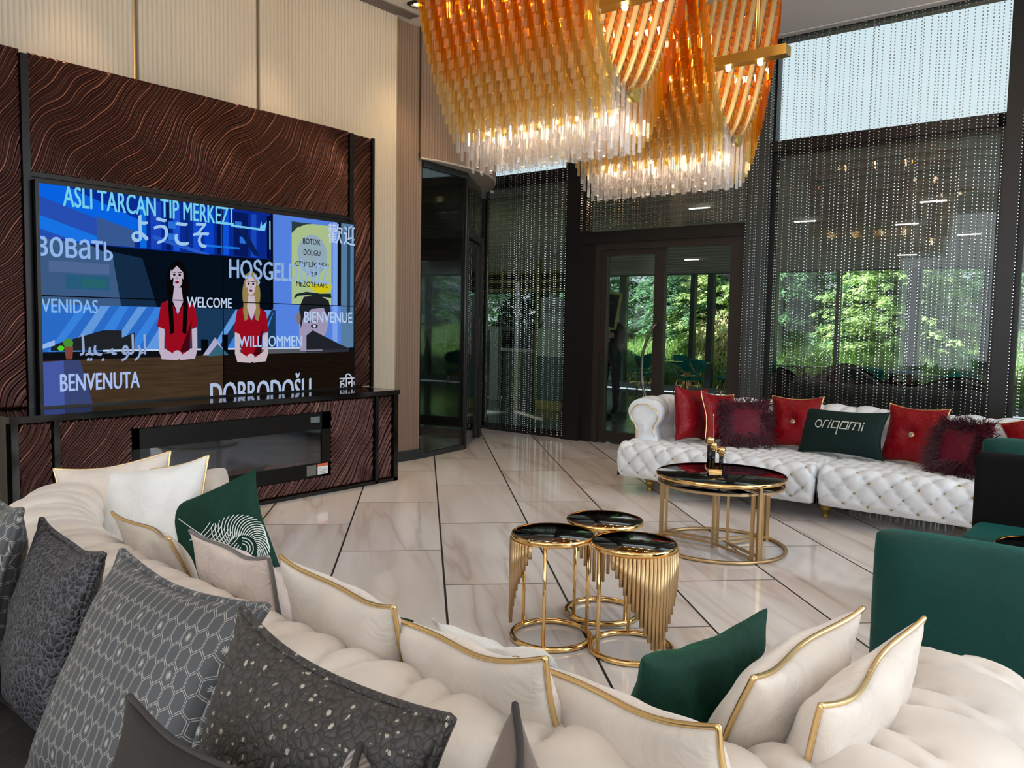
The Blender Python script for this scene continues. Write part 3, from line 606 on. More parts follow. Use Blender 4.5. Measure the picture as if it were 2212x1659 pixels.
# framed poster with a face at the foot
n = 'poster'
rc(n, .744, .50, .902, .972, '#b7cf96', 30); P2(n, [(.744, .972), (.744, .905), (.765, .94), (.80, .965), (.83, .972)], '#2e4446', 31); el(n, .825, .79, .06, .12, '#9db6c4', 30.5)
el(n, .86, .62, .045, .05, '#e0d21c', 31.2, 20, math.pi, 2 * math.pi); P2(n, [(.80, .62), (.90, .62), (.90, .60), (.845, .575)], '#d8cc20', 31); P2(n, [(.902, .545), (.90, .572), (.865, .56), (.83, .56), (.77, .55), (.75, .53), (.76, .56), (.80, .575), (.85, .57)], '#1d2b2c', 31.6)
n = 'poster_face'
P2(n, [(.775, .23), (.77, .44), (.79, .52), (.87, .52), (.895, .47), (.885, .36), (.87, .30), (.865, .23)], '#a9a0c0', 32); P2(n, [(.778, .36), (.772, .48), (.79, .545), (.85, .56), (.89, .53), (.90, .47), (.885, .43), (.87, .485), (.82, .475), (.79, .43)], '#22262c', 33); el(n, .77, .42, .009, .035, '#8c7a82', 33)
el(n, .832, .375, .014, .012, '#2a2430', 34); el(n, .832, .375, .006, .008, '#dfe4ff', 35); P2(n, [(.805, .395), (.85, .40), (.85, .41), (.81, .407)], '#211a20', 34); P2(n, [(.838, .33), (.846, .275), (.828, .265)], '#8d7484', 34); P2(n, [(.80, .32), (.825, .35), (.98, .235), (.80, .235)], '#23272e', 36)
# ceiling-facing seams of the four panels
rc('panel_seam', .4985, 0, .5015, 1, '#05070c', 44); rc('panel_seam', 0, .4975, 1, .5025, '#06080e', 44)
for nm, (mb, cols) in pic.items():
    o = mb.build(nm, [pal(c) for c in cols], tv)
def word(s, u0, u1, v0, v1, col='#bfe4ff', d=46, clip=None, slant=0.0, bold=0.0):
    V, F = text_mesh(s)
    if len(V) == 0: return
    U = u0 + (u1 - u0) * V[:, 0]; Vv = v0 + (v1 - v0) * V[:, 1] + slant * V[:, 0]
    m = MB(); m.add([uv(a, b, d) for a, b in zip(U, Vv)], F)
    if bold: m.add([uv(a + bold, b + bold, d + .2) for a, b in zip(U, Vv)], F)
    o = m.build('welcome_word', pal(col), tv)
    import bmesh
    bm = bmesh.new(); bm.from_mesh(o.data); L = tv.location
    for co, no in (((0, 0, TZ1 - L.z), (0, 0, 1)), ((0, 0, TZ0 - L.z), (0, 0, -1)), ((TX0 - L.x, 0, 0), (-1, 0, 0)), ((TX1 - L.x, 0, 0), (1, 0, 0))):
        bmesh.ops.bisect_plane(bm, geom=bm.verts[:] + bm.edges[:] + bm.faces[:], plane_co=co, plane_no=no, clear_outer=True)
    bm.to_mesh(o.data); bm.free()
word('ASLI TARCAN TIP MERKEZİ', .055, .535, .908, 1.035, '#7fe0ff', bold=.0016); word('ようこそ', .228, .452, .775, .905, '#a9d6ff', bold=.004); word('воват', -.012, .150, .675, .765, '#9cc4ff', bold=.002)
m = MB(); m.bb(uv(.154, .675, 46), uv(.161, .765, 46.3)); bo_ = [(.161 + .017 * math.sin(t) * k, .700 + .026 * math.cos(t) * (k if k < 1 else 1)) for k in (1, .55) for t in np.linspace(0, math.pi, 14)]
bo_ = [(a_, .700 + (b_ - .700) * (1 if i < 14 else 1.0)) for i, (a_, b_) in enumerate(bo_)]
m.add([uv(a_, b_, 46.1) for a_, b_ in bo_], [(i, i + 1, 15 + i, 14 + i) for i in range(13)]); m.build('welcome_word', pal('#9cc4ff'), tv)
word('HOŞGELDİNİZ', .52, .89, .60, .765, '#9fc0ec', bold=.0025); word('WELCOME', .385, .527, .466, .519, '#cfe2ff', bold=.0012); word('VENIDAS', -.002, .135, .424, .487, '#8fc4ff', bold=.0012)
word('WILLKOMMEN', .551, .78, .256, .318, '#b9d8ff', bold=.0012); word('BIENVENUE', .79, .988, .396, .459, '#c4dcff', bold=.0014); word('BENVENUTA', .038, .243, .062, .142, '#b4ccff', bold=.002)
word('DOBRODOŠLI', .455, .815, -.06, .10, '#b9ccec', bold=.003); word('歡迎', .885, 1.01, .87, .99, '#c9dcff', bold=.001); word('हिन्दी', .935, 1.03, -.03, .085, '#c9d0e0', bold=.001); word('ﻟﻴﺐ ﻮﻟﺮﺍ', .088, .262, .195, .325, '#9db4dc', bold=.002)
for s, a, b, c, d in (('BOTOX', .786, .854, .852, .884), ('DOLGU', .788, .854, .788, .82), ('GENÇLİK AŞISI', .756, .888, .712, .758), ('PRP', .799, .841, .662, .693), ('MEZOTERAPİ', .759, .884, .604, .645)): word(s, a, b, c, d, '#141a2c', 45, bold=.0006)
# ================================================================== CHANDELIER: two hanging troughs of glass rods
ch = empty('chandelier', (5.03, 3.15, CZ), 'huge two lobed chandelier of amber and clear glass rods on gold bands', 'chandelier')
Y0c, NS, DYc = 2.62, 14, .0875
crys = [crystal('clear_crystal', (.96, .95, .95), (.96, .91, .87), .22), crystal('pale_amber_crystal', (.99, .87, .55), (.97, .74, .32), .20), crystal('amber_crystal', (.985, .72, .16), (.98, .52, .02), .27), crystal('red_amber_crystal', (.98, .54, .06), (.96, .36, .01), .32)]
def uz(dx, k): return 2.80 + k * dx * dx
rods = []
tri = np.array([(math.cos(t), math.sin(t)) for t in (math.pi / 2, math.pi * 7 / 6, math.pi * 11 / 6)])
for lobe, (xc, k, kr, wl, wr) in enumerate(((4.30, 2.72, 2.72, .73, .73), (5.77, 2.75, 2.45, .74, .78))):
    for i in range(NS):
        y = Y0c + i * DYc
        xs = np.linspace(-wl, wr, 260); zs = np.where(xs < 0, uz(xs, k), uz(xs, kr))
        pts = resample(np.c_[xs, zs], 60)
        pts = pts[pts[:, 1] < 4.30]
        P3 = np.c_[xc + pts[:, 0], np.full(len(pts), y), pts[:, 1]]
        m = MB(); rect = []
        T = np.gradient(P3, axis=0); T /= np.linalg.norm(T, axis=1)[:, None]; N = np.stack([T[:, 2], 0 * T[:, 0], -T[:, 0]], 1); Yv = np.array([0, 1, 0])
        G = np.stack([P3 - Yv * .021 - N * .004, P3 + Yv * .021 - N * .004, P3 + Yv * .021 + N * .004, P3 - Yv * .021 + N * .004], 1)
        m.grid(G, False, True); m.build('band', MT['band'], ch)
        q = resample(np.c_[xs, zs], 56)
        for j, (dx, z) in enumerate(q):
            if z > 4.12: continue
            for sd in (-1, 1):
                out = -1 if dx < 0 else 1
                rods.append((xc + dx + out * .012 + random.uniform(-.002, .002), y + sd * (.0345 + .002 * (j % 2)), z + .02, lobe, dx, i))
rods = np.array(rods)
def RL(r): return .30 + .06 * math.exp(-(r[4] / .32) ** 2)
def cidx(r):
    x, y, z, lobe, dx, i = r
    h = z - 2.82
    if dx < .10: return 0 if h < .10 else 1 if h < .42 else 2 if h < .98 else 3
    return 0 if h < .05 else 1 if h < .15 else 2 if h < .30 else 3
def rodV(r):
    x, y, z = r[:3]; R_ = .0135; a = .55 + .25 * math.sin(x * 37 + y * 91)
    c = np.array([(x + R_ * (p[0] * math.cos(a) - p[1] * math.sin(a)), y + R_ * (p[0] * math.sin(a) + p[1] * math.cos(a))) for p in tri])
    return np.vstack([np.c_[c, np.full(3, z)], np.c_[c, np.full(3, z - RL(r))], np.c_[c.mean(0)[None], [[z - RL(r) - .008]]]])
RF = [(0, 1, 4), (0, 4, 3), (1, 2, 5), (1, 5, 4), (2, 0, 3), (2, 3, 5), (3, 4, 6), (4, 5, 6), (5, 3, 6), (2, 1, 0)]
dist = np.hypot(rods[:, 0], rods[:, 1]) + (rods[:, 2] > 3.5) * 3 + (rods[:, 3] * 0)
order = np.argsort(dist); big = set(order[:90].tolist())
proto = []
for c in range(4):
    me = bpy.data.meshes.new('crystal_rod'); V = rodV((0, 0, 0, 0, .3 * c, 0)); me.from_pydata([tuple(v) for v in V], [], RF); me.materials.append(crys[c]); proto.append(me)
for i in big:
    r = rods[i]; o = bpy.data.objects.new('crystal_rod', proto[cidx(r)]); COL.objects.link(o); o.parent = ch
    o.location = (r[0] - ch.location.x, r[1] - ch.location.y, r[2] - ch.location.z)
rest = [i for i in range(len(rods)) if i not in big]
V = np.vstack([rodV(rods[i]) for i in rest]); F = (np.arange(len(rest))[:, None, None] * 7 + np.array(RF)[None]).reshape(-1, 3)
o = mass('crystal_rods', V - np.array(ch.location), F, crys, ch, False, np.repeat([cidx(rods[i]) for i in rest], len(RF))); tag(o, kind='stuff')
# small gold hooks where the rods hang
hk = []
for r in rods[::2]:
    x, y, z = r[:3]; hk.append(np.array([(x - .012, y, z + .018), (x + .012, y, z + .018), (x, y, z - .028), (x, y + .012, z + .018)]))
F = (np.arange(len(hk))[:, None, None] * 4 + np.array([(0, 1, 2), (1, 3, 2), (3, 0, 2), (0, 3, 1)])[None]).reshape(-1, 3)
o = mass('rod_hooks', np.vstack(hk) - np.array(ch.location), F, MT['goldm'], ch); tag(o, kind='stuff')
for xc in (4.31, 5.76):
    m = MB(); m.bb((xc - .05, 2.22, 3.34), (xc + .05, 3.95, 3.41)); m.build('beam', MT['goldp'], ch)
    m = MB(); m.bb((xc - .02, 2.66, 2.735), (xc + .02, 3.74, 2.755)); m.build('light_bar', MT['goldp'], ch)
    for y in (2.45, 3.7):
        m = MB(); m.rod((xc, y, 3.4), (xc, y, CZ), .012); m.build('rod_hanger', MT['goldp'], ch)
    for j in range(7):
        y = 2.42 + j * .24
        m = MB(); m.sphere((xc, y, 3.325), .022, 8, 5); m.build('spot_bulb', MT['bulb'], ch)
    for j in range(8):
        y = 2.70 + j * .145
        m = MB(); m.sphere((xc, y, 2.722), .015, 8, 5); m.build('spot_bulb', MT['bulb'], ch)
    for j in range(4):
        light('chandelier_lamp', 'POINT', (xc, 2.75 + j * .30, 2.69), 3.4, (1, .82, .60), shadow_soft_size=.05)
    for j in range(3):
        light('chandelier_lamp', 'POINT', (xc, 2.75 + j * .40, 3.55), 22, (1, .72, .42), shadow_soft_size=.05)
m = MB(); m.bb((3.9, 2.7, CZ - .05), (6.2, 3.7, CZ)); m.build('canopy', MT['goldp'], ch)
# gold rosettes closing the near end of each trough
for xc in (4.30, 5.77):
    m = MB(); m.tube([(xc, 2.555, 2.80), (xc, 2.60, 2.80)], .042, 20); m.ring((xc, 2.555, 2.80), .001, .001); m.build('end_cap', MT['goldp'], ch)
# ================================================================== CUSHIONS
def smoothn(a, k=2):
    for _ in range(k): a = (a + np.roll(a, 1, 0) + np.roll(a, -1, 0) + np.roll(a, 1, 1) + np.roll(a, -1, 1)) / 5
    return a
def pillow(name, loc, ypr, w, h, m, label, group, t=.15, n=30, pipe=None, pr=.0055, pinch=.12, button=None, wr=1.0, seed=None, ears=.0, cat='cushion'):
    """soft square pad, local X width, Z height, front towards -Y; cover, optional piping and button"""
    r = np.random.default_rng(seed if seed is not None else int(abs(loc[0] * 991 + loc[1] * 577)) + 3)
    u = np.sin(np.linspace(-1, 1, n) * math.pi / 2); U, V = np.meshgrid(u, u, indexing='ij')
    X = w / 2 * U * (1 - pinch * (1 - V ** 2) * np.abs(U) ** 1.5) ; Z = h / 2 * V * (1 - pinch * (1 - U ** 2) * np.abs(V) ** 1.5)
    prof = (np.clip((1 - U ** 2), 0, 1) * np.clip((1 - V ** 2), 0, 1)) ** .40
    sag = 1 - .16 * V
    ang = np.arctan2(V, U); rad = np.hypot(U, V)
    p1, p2, p3, p4 = r.uniform(0, 6.28, 4); A_ = .011 * (1 if t < .165 else .8)
    wave = A_ * (1 - prof) * (np.sin(U * 3.6 + p1) * np.clip(V, 0, 1) ** 2 + np.sin(U * 3.2 + p2) * np.clip(-V, 0, 1) ** 2 + .8 * np.sin(V * 3.6 + p3) * U ** 2)
    def side(sg):
        nz = smoothn(r.normal(0, 1, (n, n)), 3); nz2 = smoothn(r.normal(0, 1, (n, n)), 8) * 1.8
        rays = np.sin(ang * 9 + r.uniform(0, 6) + rad * 2) * np.clip(rad - .45, 0, 1) * np.clip(1.25 - rad, 0, 1)
        ed = prof ** .6
        y = t / 2 * prof * sag + wr * ed * (.005 * nz + .014 * nz2 + .024 * rays)
        if button:
            y -= t * .34 * np.exp(-(rad / .22) ** 2) - .006 * np.sin(ang * 12) * np.exp(-((rad - .35) / .22) ** 2)
        y = np.where(prof < 1e-4, 0, y)
        return sg * y + wave
    m_ = MB()
    m_.grid(np.stack([X, side(-1), Z], -1)); m_.grid(np.stack([X, side(1), Z], -1), flip=True)
    o = m_.build(name, m, None, None, False)
    o.location = loc; o.rotation_mode = 'XYZ'
    o.matrix_world = Matrix.Translation(loc) @ (Matrix.Rotation(R(ypr[0]), 4, 'Z') @ Matrix.Rotation(R(ypr[1]), 4, 'X') @ Matrix.Rotation(R(ypr[2]), 4, 'Y'))
    tag(o, label, cat, group)
    if pipe:
        b = np.vstack([np.c_[X[:, 0], Z[:, 0]], np.c_[X[-1, 1:], Z[-1, 1:]], np.c_[X[-2::-1, -1], Z[-2::-1, -1]], np.c_[X[0, -2:0:-1], Z[0, -2:0:-1]]])
        wob = np.concatenate([wave[:, 0], wave[-1, 1:], wave[-2::-1, -1], wave[0, -2:0:-1]])
        mb = MB(); mb.tube([(x * 1.008, yy, z * 1.008) for (x, z), yy in zip(b, wob)], pr, 6, True)
        mb.build('piping', pipe, o, world=False)
    if button:
        mb = MB(); yb = -(t / 2 - t * .34) - .006
        mb.lathe([(0, .008), (.012, .010), (.024, .006), (.027, 0), (.024, -.004)], 20)
        mb.v = [(x, yb - z, y) for x, y, z in mb.v]
        for a_ in np.arange(10) / 10 * 6.283: mb.sphere((.018 * math.cos(a_), yb - .008, .018 * math.sin(a_)), .0045, 6, 4, 1)
        for a_ in np.arange(5) / 5 * 6.283: mb.sphere((.008 * math.cos(a_), yb - .011, .008 * math.sin(a_)), .0045, 6, 4, 1)
        mb.build('button', [MT['gold'], MT['hot']], o, world=False)
    o['_t'] = t
    return o
def front_y(w, h, t, x, z):
    U, V = np.clip(x / (w / 2), -1, 1), np.clip(z / (h / 2), -1, 1)
    return -(t / 2 * ((1 - U ** 2) * (1 - V ** 2)) ** .40 * (1 - .16 * V))
def furry(o, w, h, t, nst, m, inner=.55, ln=.075, seed=1):
    """shaggy border: thin tapering strands rooted around the rim of the cover"""
    r = np.random.default_rng(seed); Vs, Fs = [], []
    for i in range(nst):
        a = r.uniform(0, 2 * math.pi); k = r.uniform(inner, 1.0)
        c, s = math.cos(a), math.sin(a); q = max(abs(c), abs(s)); U, V = c / q * k, s / q * k
        x, z = U * w / 2 * .97, V * h / 2 * .97; y = front_y(w, h, t, x, z) + .002
        if r.random() < .25: y = -y
        d = np.array([c * .8 + r.normal(0, .45), -.45 + r.normal(0, .35), s * .8 - .35 + r.normal(0, .45)]); d /= np.linalg.norm(d); L = ln * r.uniform(.6, 1.3)
        p0 = np.array([x, y, z]); p1 = p0 + d * L * .5; p2 = p0 + d * L + np.array([0, 0, -.25 * L]); sd = np.cross(d, [0, 1, 0.3]); sd = sd / (np.linalg.norm(sd) + 1e-6) * .0022
        b = len(Vs); Vs += [p0 - sd, p0 + sd, p1 - sd * .8, p1 + sd * .8, p2]; Fs += [(b, b + 1, b + 3), (b, b + 3, b + 2), (b + 2, b + 3, b + 4)]
    f = mass('fur', Vs, Fs, m, o, True); tag(f, kind='stuff'); return f

G1 = 'cushions along the white sofa'
pillow('cushion', (6.60, 3.27, .675), (-8, -7.5, 5), .47, .47, MT['red'], 'crimson velvet cushion leaning in the far left corner of the white sofa against its arm', G1, .16)
pillow('cushion', (6.66, 3.03, .665), (-14, -15, 6), .44, .43, MT['red'], 'dark crimson gold piped cushion beside the corner cushion and behind the maroon fur one', G1, .13, pipe=MT['gpipe'])
o = pillow('fur_cushion', (6.66, 2.80, .635), (-63, -21, -3), .42, .41, MT['wine'], 'maroon fur trimmed cushion left of the first crimson button cushion', G1, .15); furry(o, .42, .41, .15, 1500, MT['fur'], .5, .08, 3)
pillow('cushion', (6.86, 2.45, .655), (-100, -13, -3), .47, .44, MT['red'], 'crimson cushion with a jewelled button, left of the green lettered cushion', G1, .17, pipe=MT['gpipe'], button=True)
og = pillow('lumbar_cushion', (6.70, 2.02, .625), (-104, -15, -2), .74, .38, MT['dgreen'], 'long dark green cushion with silver lettering in the middle of the white sofa', G1, .15, wr=.6)
pillow('cushion', (6.74, 1.50, .65), (-109, -15, 0), .475, .45, MT['red'], 'crimson cushion with a jewelled button, right of the green lettered cushion', G1, .17, pipe=MT['gpipe'], button=True)
o = pillow('fur_cushion', (6.46, 1.12, .625), (-122, -19, -3), .44, .40, MT['wine'], 'maroon fur trimmed cushion partly behind the tall green chair back', G1, .15); furry(o, .44, .40, .15, 1800, MT['fur'], .55, .10, 4)
pillow('cushion', (6.62, .64, .68), (-100, -15, -24), .46, .46, MT['red'], 'crimson cushion peeking over the tall green chair back', G1, .15, pipe=MT['gpipe'])
# silver lettering on the long cushion, strokes laid on its front
def strokes(o, w, h, t, lines, wd, m, name='lettering'):
    mb = MB()
    for pl in lines:
        P = np.array(pl, float)
        for a, b in zip(P[:-1], P[1:]):
            d = b - a; L = np.hypot(*d) + 1e-9; n_ = np.array([-d[1], d[0]]) / L * wd / 2; e = d / L * wd * .35
            k = max(1, int(L / .02)); pts = [a - e + (d + 2 * e) * i / k for i in range(k + 1)]
            V = []
            for p in pts:
                for q in (p - n_, p + n_): V.append((q[0], front_y(w, h, t, q[0], q[1]) - .0075, q[1]))
            mb.add(V, [(2 * i, 2 * i + 1, 2 * i + 3, 2 * i + 2) for i in range(k)])
    return mb.build(name, m, o, world=False)
def letters():
    L = []; x = -.195; H = .062
    th = np.linspace(0, 2 * math.pi, 15); L.append([(x + .028 + .028 * math.cos(a), .030 + .030 * math.sin(a)) for a in th])
    x += .068; L.append([(x, 0), (x + .014, H * .96), (x + .040, H * .96)])
    x += .052; L.append([(x, 0), (x + .009, H * .78)]); L.append([(x + .012, H * .98), (x + .014, H * 1.08)])
    x += .026; L.append([(x + .052, -.045), (x + .060, H * .95), (x + .010, H * .95), (x, .004), (x + .044, .004)])
    x += .074; L.append([(x + .055, 0), (x + .062, H * .95), (x + .010, H * .95), (x, .004), (x + .050, .004)])
    x += .070; L.append([(x, 0), (x + .012, H * .96), (x + .090, H * .96), (x + .086, 0)]); L.append([(x + .038, 0), (x + .052, H * .9)])
    x += .108; L.append([(x, 0), (x + .004, H * .70)]); L.append([(x + .006, H * .92), (x + .007, H * 1.05)])
    return L
strokes(og, .74, .38, .15, [[(x, z + .018) for x, z in l] for l in letters()], .0085, MT['silver'])

G2 = 'cushions along the cream sofa'
pillow('cushion', (1.565, 3.335, .63), (-50, -22, -10), .47, .47, MT['cushion'], 'cream gold piped cushion behind the bright white one in the far sofa corner', G2, .175, pipe=MT['gpipe'])
pillow('cushion', (1.635, 3.175, .63), (-56, -25, -10), .47, .47, MT['wcush'], 'bright white gold piped cushion behind the green embroidered one', G2, .175, pipe=MT['gpipe'])
pillow('cushion', (1.27, 2.36, .625), (-95, 18, 0), .42, .44, MT['cushion'], 'small cream gold piped cushion left of the green embroidered cushion, seen from behind', G2, .12, pipe=MT['gpipe'])
ge = pillow('cushion', (1.76, 2.86, .60), (-63, -17, -25), .40, .41, MT['green2'], 'bottle green cushion embroidered with a silver swirl on the cream sofa', G2, .13, ears=1)
pillow('cushion', (1.28, 1.93, .63), (-95, 18, -2), .43, .455, MT['pink'], 'pearl cushion with grey piping just in front of the green embroidered cushion', G2, .14, pipe=MT['spipe'], wr=1.5)
pillow('cushion', (1.25, 1.44, .64), (-98, 20, 0), .48, .475, MT['cushion'], 'cream gold piped cushion right of the grey piped pearl cushion', G2, .175, pipe=MT['gpipe'])
pillow('cushion', (1.21, .985, .63), (-98, 21, -8), .475, .475, MT['cushion'], 'cream gold piped cushion in the middle of the cream sofa, before the ruffled one', G2, .175, pipe=MT['gpipe'])
pillow('cushion', (1.22, .665, .625), (-101, 20, -7), .47, .47, MT['cushion'], 'cream gold piped cushion left of the plain dark green cushion', G2, .175, pipe=MT['gpipe'])
pillow('cushion', (1.44, 1.60, .565), (-94, 24, 3), .40, .36, MT['green2'], 'green cushion almost hidden in front of a cream gold piped cushion', G2, .10)
pillow('ruffled_cushion', (1.42, 1.12, .585), (-96, 24, -6), .40, .38, MT['wcush'], 'white ruffled cushion in front of the middle gold piped cushion', G2, .12, wr=3.0)
pillow('cushion', (1.50, .74, .63), (-7, 16, 2), .46, .44, MT['green2'], 'plain dark green cushion at the near end of the cream sofa', G2, .14, wr=1.6)
pillow('cushion', (1.53, .575, .645), (-4, 18, 0), .48, .48, MT['cushion'], 'cream gold piped cushion between the plain green one and the nearest one', G2, .175, pipe=MT['gpipe'])
pillow('cushion', (1.52, .45, .648), (-3, 20, -2.5), .48, .48, MT['cushion'], 'cream gold piped cushion nearest the tufted arm at lower right', G2, .15, pipe=MT['gpipe'])
# silver swirl embroidery
L = [[(-.13 + .010 * i, .115 - .0115 * i) for i in range(19)]]
cx_, cz_ = .10, -.10
for k in range(3): L.append([(cx_ + (.010 + .011 * k + .002 * a) * math.cos(a + 2), cz_ + (.010 + .011 * k + .002 * a) * math.sin(a + 2)) for a in np.linspace(0, 5.6, 18)])
for k in range(26):
    a0 = 2.9 - k * .135; r0 = .055; r1 = .15 - .0022 * k
    L.append([(cx_ + (r0 + (r1 - r0) * t) * math.cos(a0 - .75 * t) - .012 * t, cz_ + (r0 + (r1 - r0) * t) * math.sin(a0 - .75 * t) + .03 * t * (1 - t)) for t in np.linspace(0, 1, 9)])
for k in range(9): L.append([(-.02 + .013 * k - .075 + .10 * t, .012 - .011 * k + .055 * t ** 2 - .02 * t) for t in np.linspace(0, 1, 8)])
L = [[(min(max(x, -.19), .19), min(max(z, -.19), .19)) for x, z in l] for l in L]
strokes(ge, .40, .41, .13, L, .0032, MT['silver'], 'embroidery')

G3 = 'dark cushions in the foreground'
pillow('cushion', (.80, 1.62, .675), (-86, -25, 2), .52, .49, MT['hexm'], 'large grey cushion with honeycomb lines and bees, in the centre of the foreground', G3, .17, pipe=MT['hexm'], pr=.009, wr=.7)
pillow('cushion', (.70, .98, .70), (-92, -20, 2), .52, .50, MT['leo2'], 'grey leopard cushion right of the honeycomb cushion', G3, .17, pipe=MT['leo2'], pr=.008)
pillow('cushion', (.845, 2.13, .665), (-96, -12, 0), .45, .47, MT['leo1'], 'black leopard cushion at the left edge, left of the honeycomb cushion', G3, .16, pipe=MT['leo1'], pr=.008)
pillow('cushion', (.82, 2.52, .70), (-98, -12, 0), .46, .50, MT['hexm'], 'honeycomb cushion cut by the left edge, behind the black leopard cushion', G3, .15, pipe=MT['hexm'], pr=.008)
pillow('cushion', (.53, .955, .655), (-80, -18, 3), .45, .46, MT['gcush'], 'plain charcoal velvet cushion in front of the honeycomb and leopard cushions', G3, .15, pipe=MT['dpipe'])
pillow('cushion', (.605, .705, .66), (49, 0, 0), .42, .45, MT['rib'], 'ribbed taupe cushion seen edge on in front of the grey leopard cushion', G3, .15, pipe=MT['dpipe'])
pillow('cushion', (.665, .53, .705), (38, 0, 0), .44, .46, MT['taupe'], 'taupe velvet cushion seen edge on, right of the ribbed one', G3, .15, pipe=MT['dpipe'])

# ================================================================== TUFTED SOFAS
def tuft(S, T, a, b, h, dim):
    p, q = S / a + T / b, S / a - T / b
    A, B = np.abs(np.sin(math.pi * p)), np.abs(np.sin(math.pi * q))
    puff = (A * B + 1e-9) ** .38
    but = np.exp(-((A ** 2 + B ** 2) / .10)); fold = np.exp(-(np.minimum(A, B) / .06) ** 2)
    return h * puff - dim * but - .010 * fold
def sweep(path, prof, mt, mask, a, b, h, dim, npath=300, nprof=80, t0=.17):
    """prof: (inward, z) polyline; inward is to the left of the path"""
    P = smoothpath(path, npath); L = np.r_[0, np.cumsum(np.linalg.norm(np.diff(P, axis=0), axis=1))]
    T = np.gradient(P, axis=0); T /= np.linalg.norm(T, axis=1)[:, None]; N = np.stack([-T[:, 1], T[:, 0]], 1)
    Q = smoothpath(prof, nprof); LQ = np.r_[0, np.cumsum(np.linalg.norm(np.diff(Q, axis=0), axis=1))]
    TQ = np.gradient(Q, axis=0); TQ /= np.linalg.norm(TQ, axis=1)[:, None]; NQ = np.stack([TQ[:, 1], -TQ[:, 0]], 1)
    S, TT = np.meshgrid(L, LQ, indexing='ij')
    D = tuft(S, TT - t0, a, b, h, dim) * np.interp(LQ, mask[0], mask[1])[None]
    d = Q[None, :, 0] + D * NQ[None, :, 0]; z = Q[None, :, 1] + D * NQ[None, :, 1]
    XY = P[:, None, :] + N[:, None, :] * d[..., None]
    return np.concatenate([XY, z[..., None]], -1), P, N, Q
def cap(mb, ring, c, bulge, mi=0):
    o = len(ring); V = list(ring) + [tuple(np.array(c) + np.array(bulge))]
    mb.add(V, [(i, (i + 1) % o, o) for i in range(o)], mi, False)
BACK = [(.16, .34), (.125, .44), (.105, .53), (.15, .60), (.165, .665), (.12, .725), (.03, .745), (-.07, .725), (-.125, .665), (-.11, .59), (-.075, .53), (-.07, .35), (-.075, .13)]
def scale_prof(p, k, zk=1.0): return [(d * k, .13 + (z - .13) * zk) for d, z in p]
def sofa_body(root, path, prof, m, a, b, h, dim, gold=True):
    G, P, N, Q = sweep(path, prof, m, ([0, .62, .80, .92, 5], [1, 1, .8, 0, 0]), a, b, h, dim)
    mb = MB(); mb.grid(G, flip=False)
    o = mb.build('backrest', m, root)
    for k, s in ((0, -1), (-1, 1)):
        mb = MB(); pip = MB()
        T = (P[1] - P[0]) / np.linalg.norm(P[1] - P[0]) * -1 if k == 0 else (P[-1] - P[-2]) / np.linalg.norm(P[-1] - P[-2])
        ring = G[k]; base = np.array([*(P[k]), .45])
        c = np.array([*(P[k] + N[k] * .02), .56])
        outer = [tuple(q + np.array([*T, 0]) * .012) for q in ring]
        mb.grid(np.stack([ring, np.array(outer)], 0), smooth=True)
        cap(mb, outer, c, np.array([*T, 0]) * .03)
        inner = [tuple(c + (q - c) * np.array([.80, .80, .80]) + np.array([*T, 0]) * .026) for q in np.array(outer)[6:-14]]
        pip.tube(inner, .005, 6)
        mb.build('arm_front', m, root)
        if gold: pip.build('piping', MT['gpipe'], root)
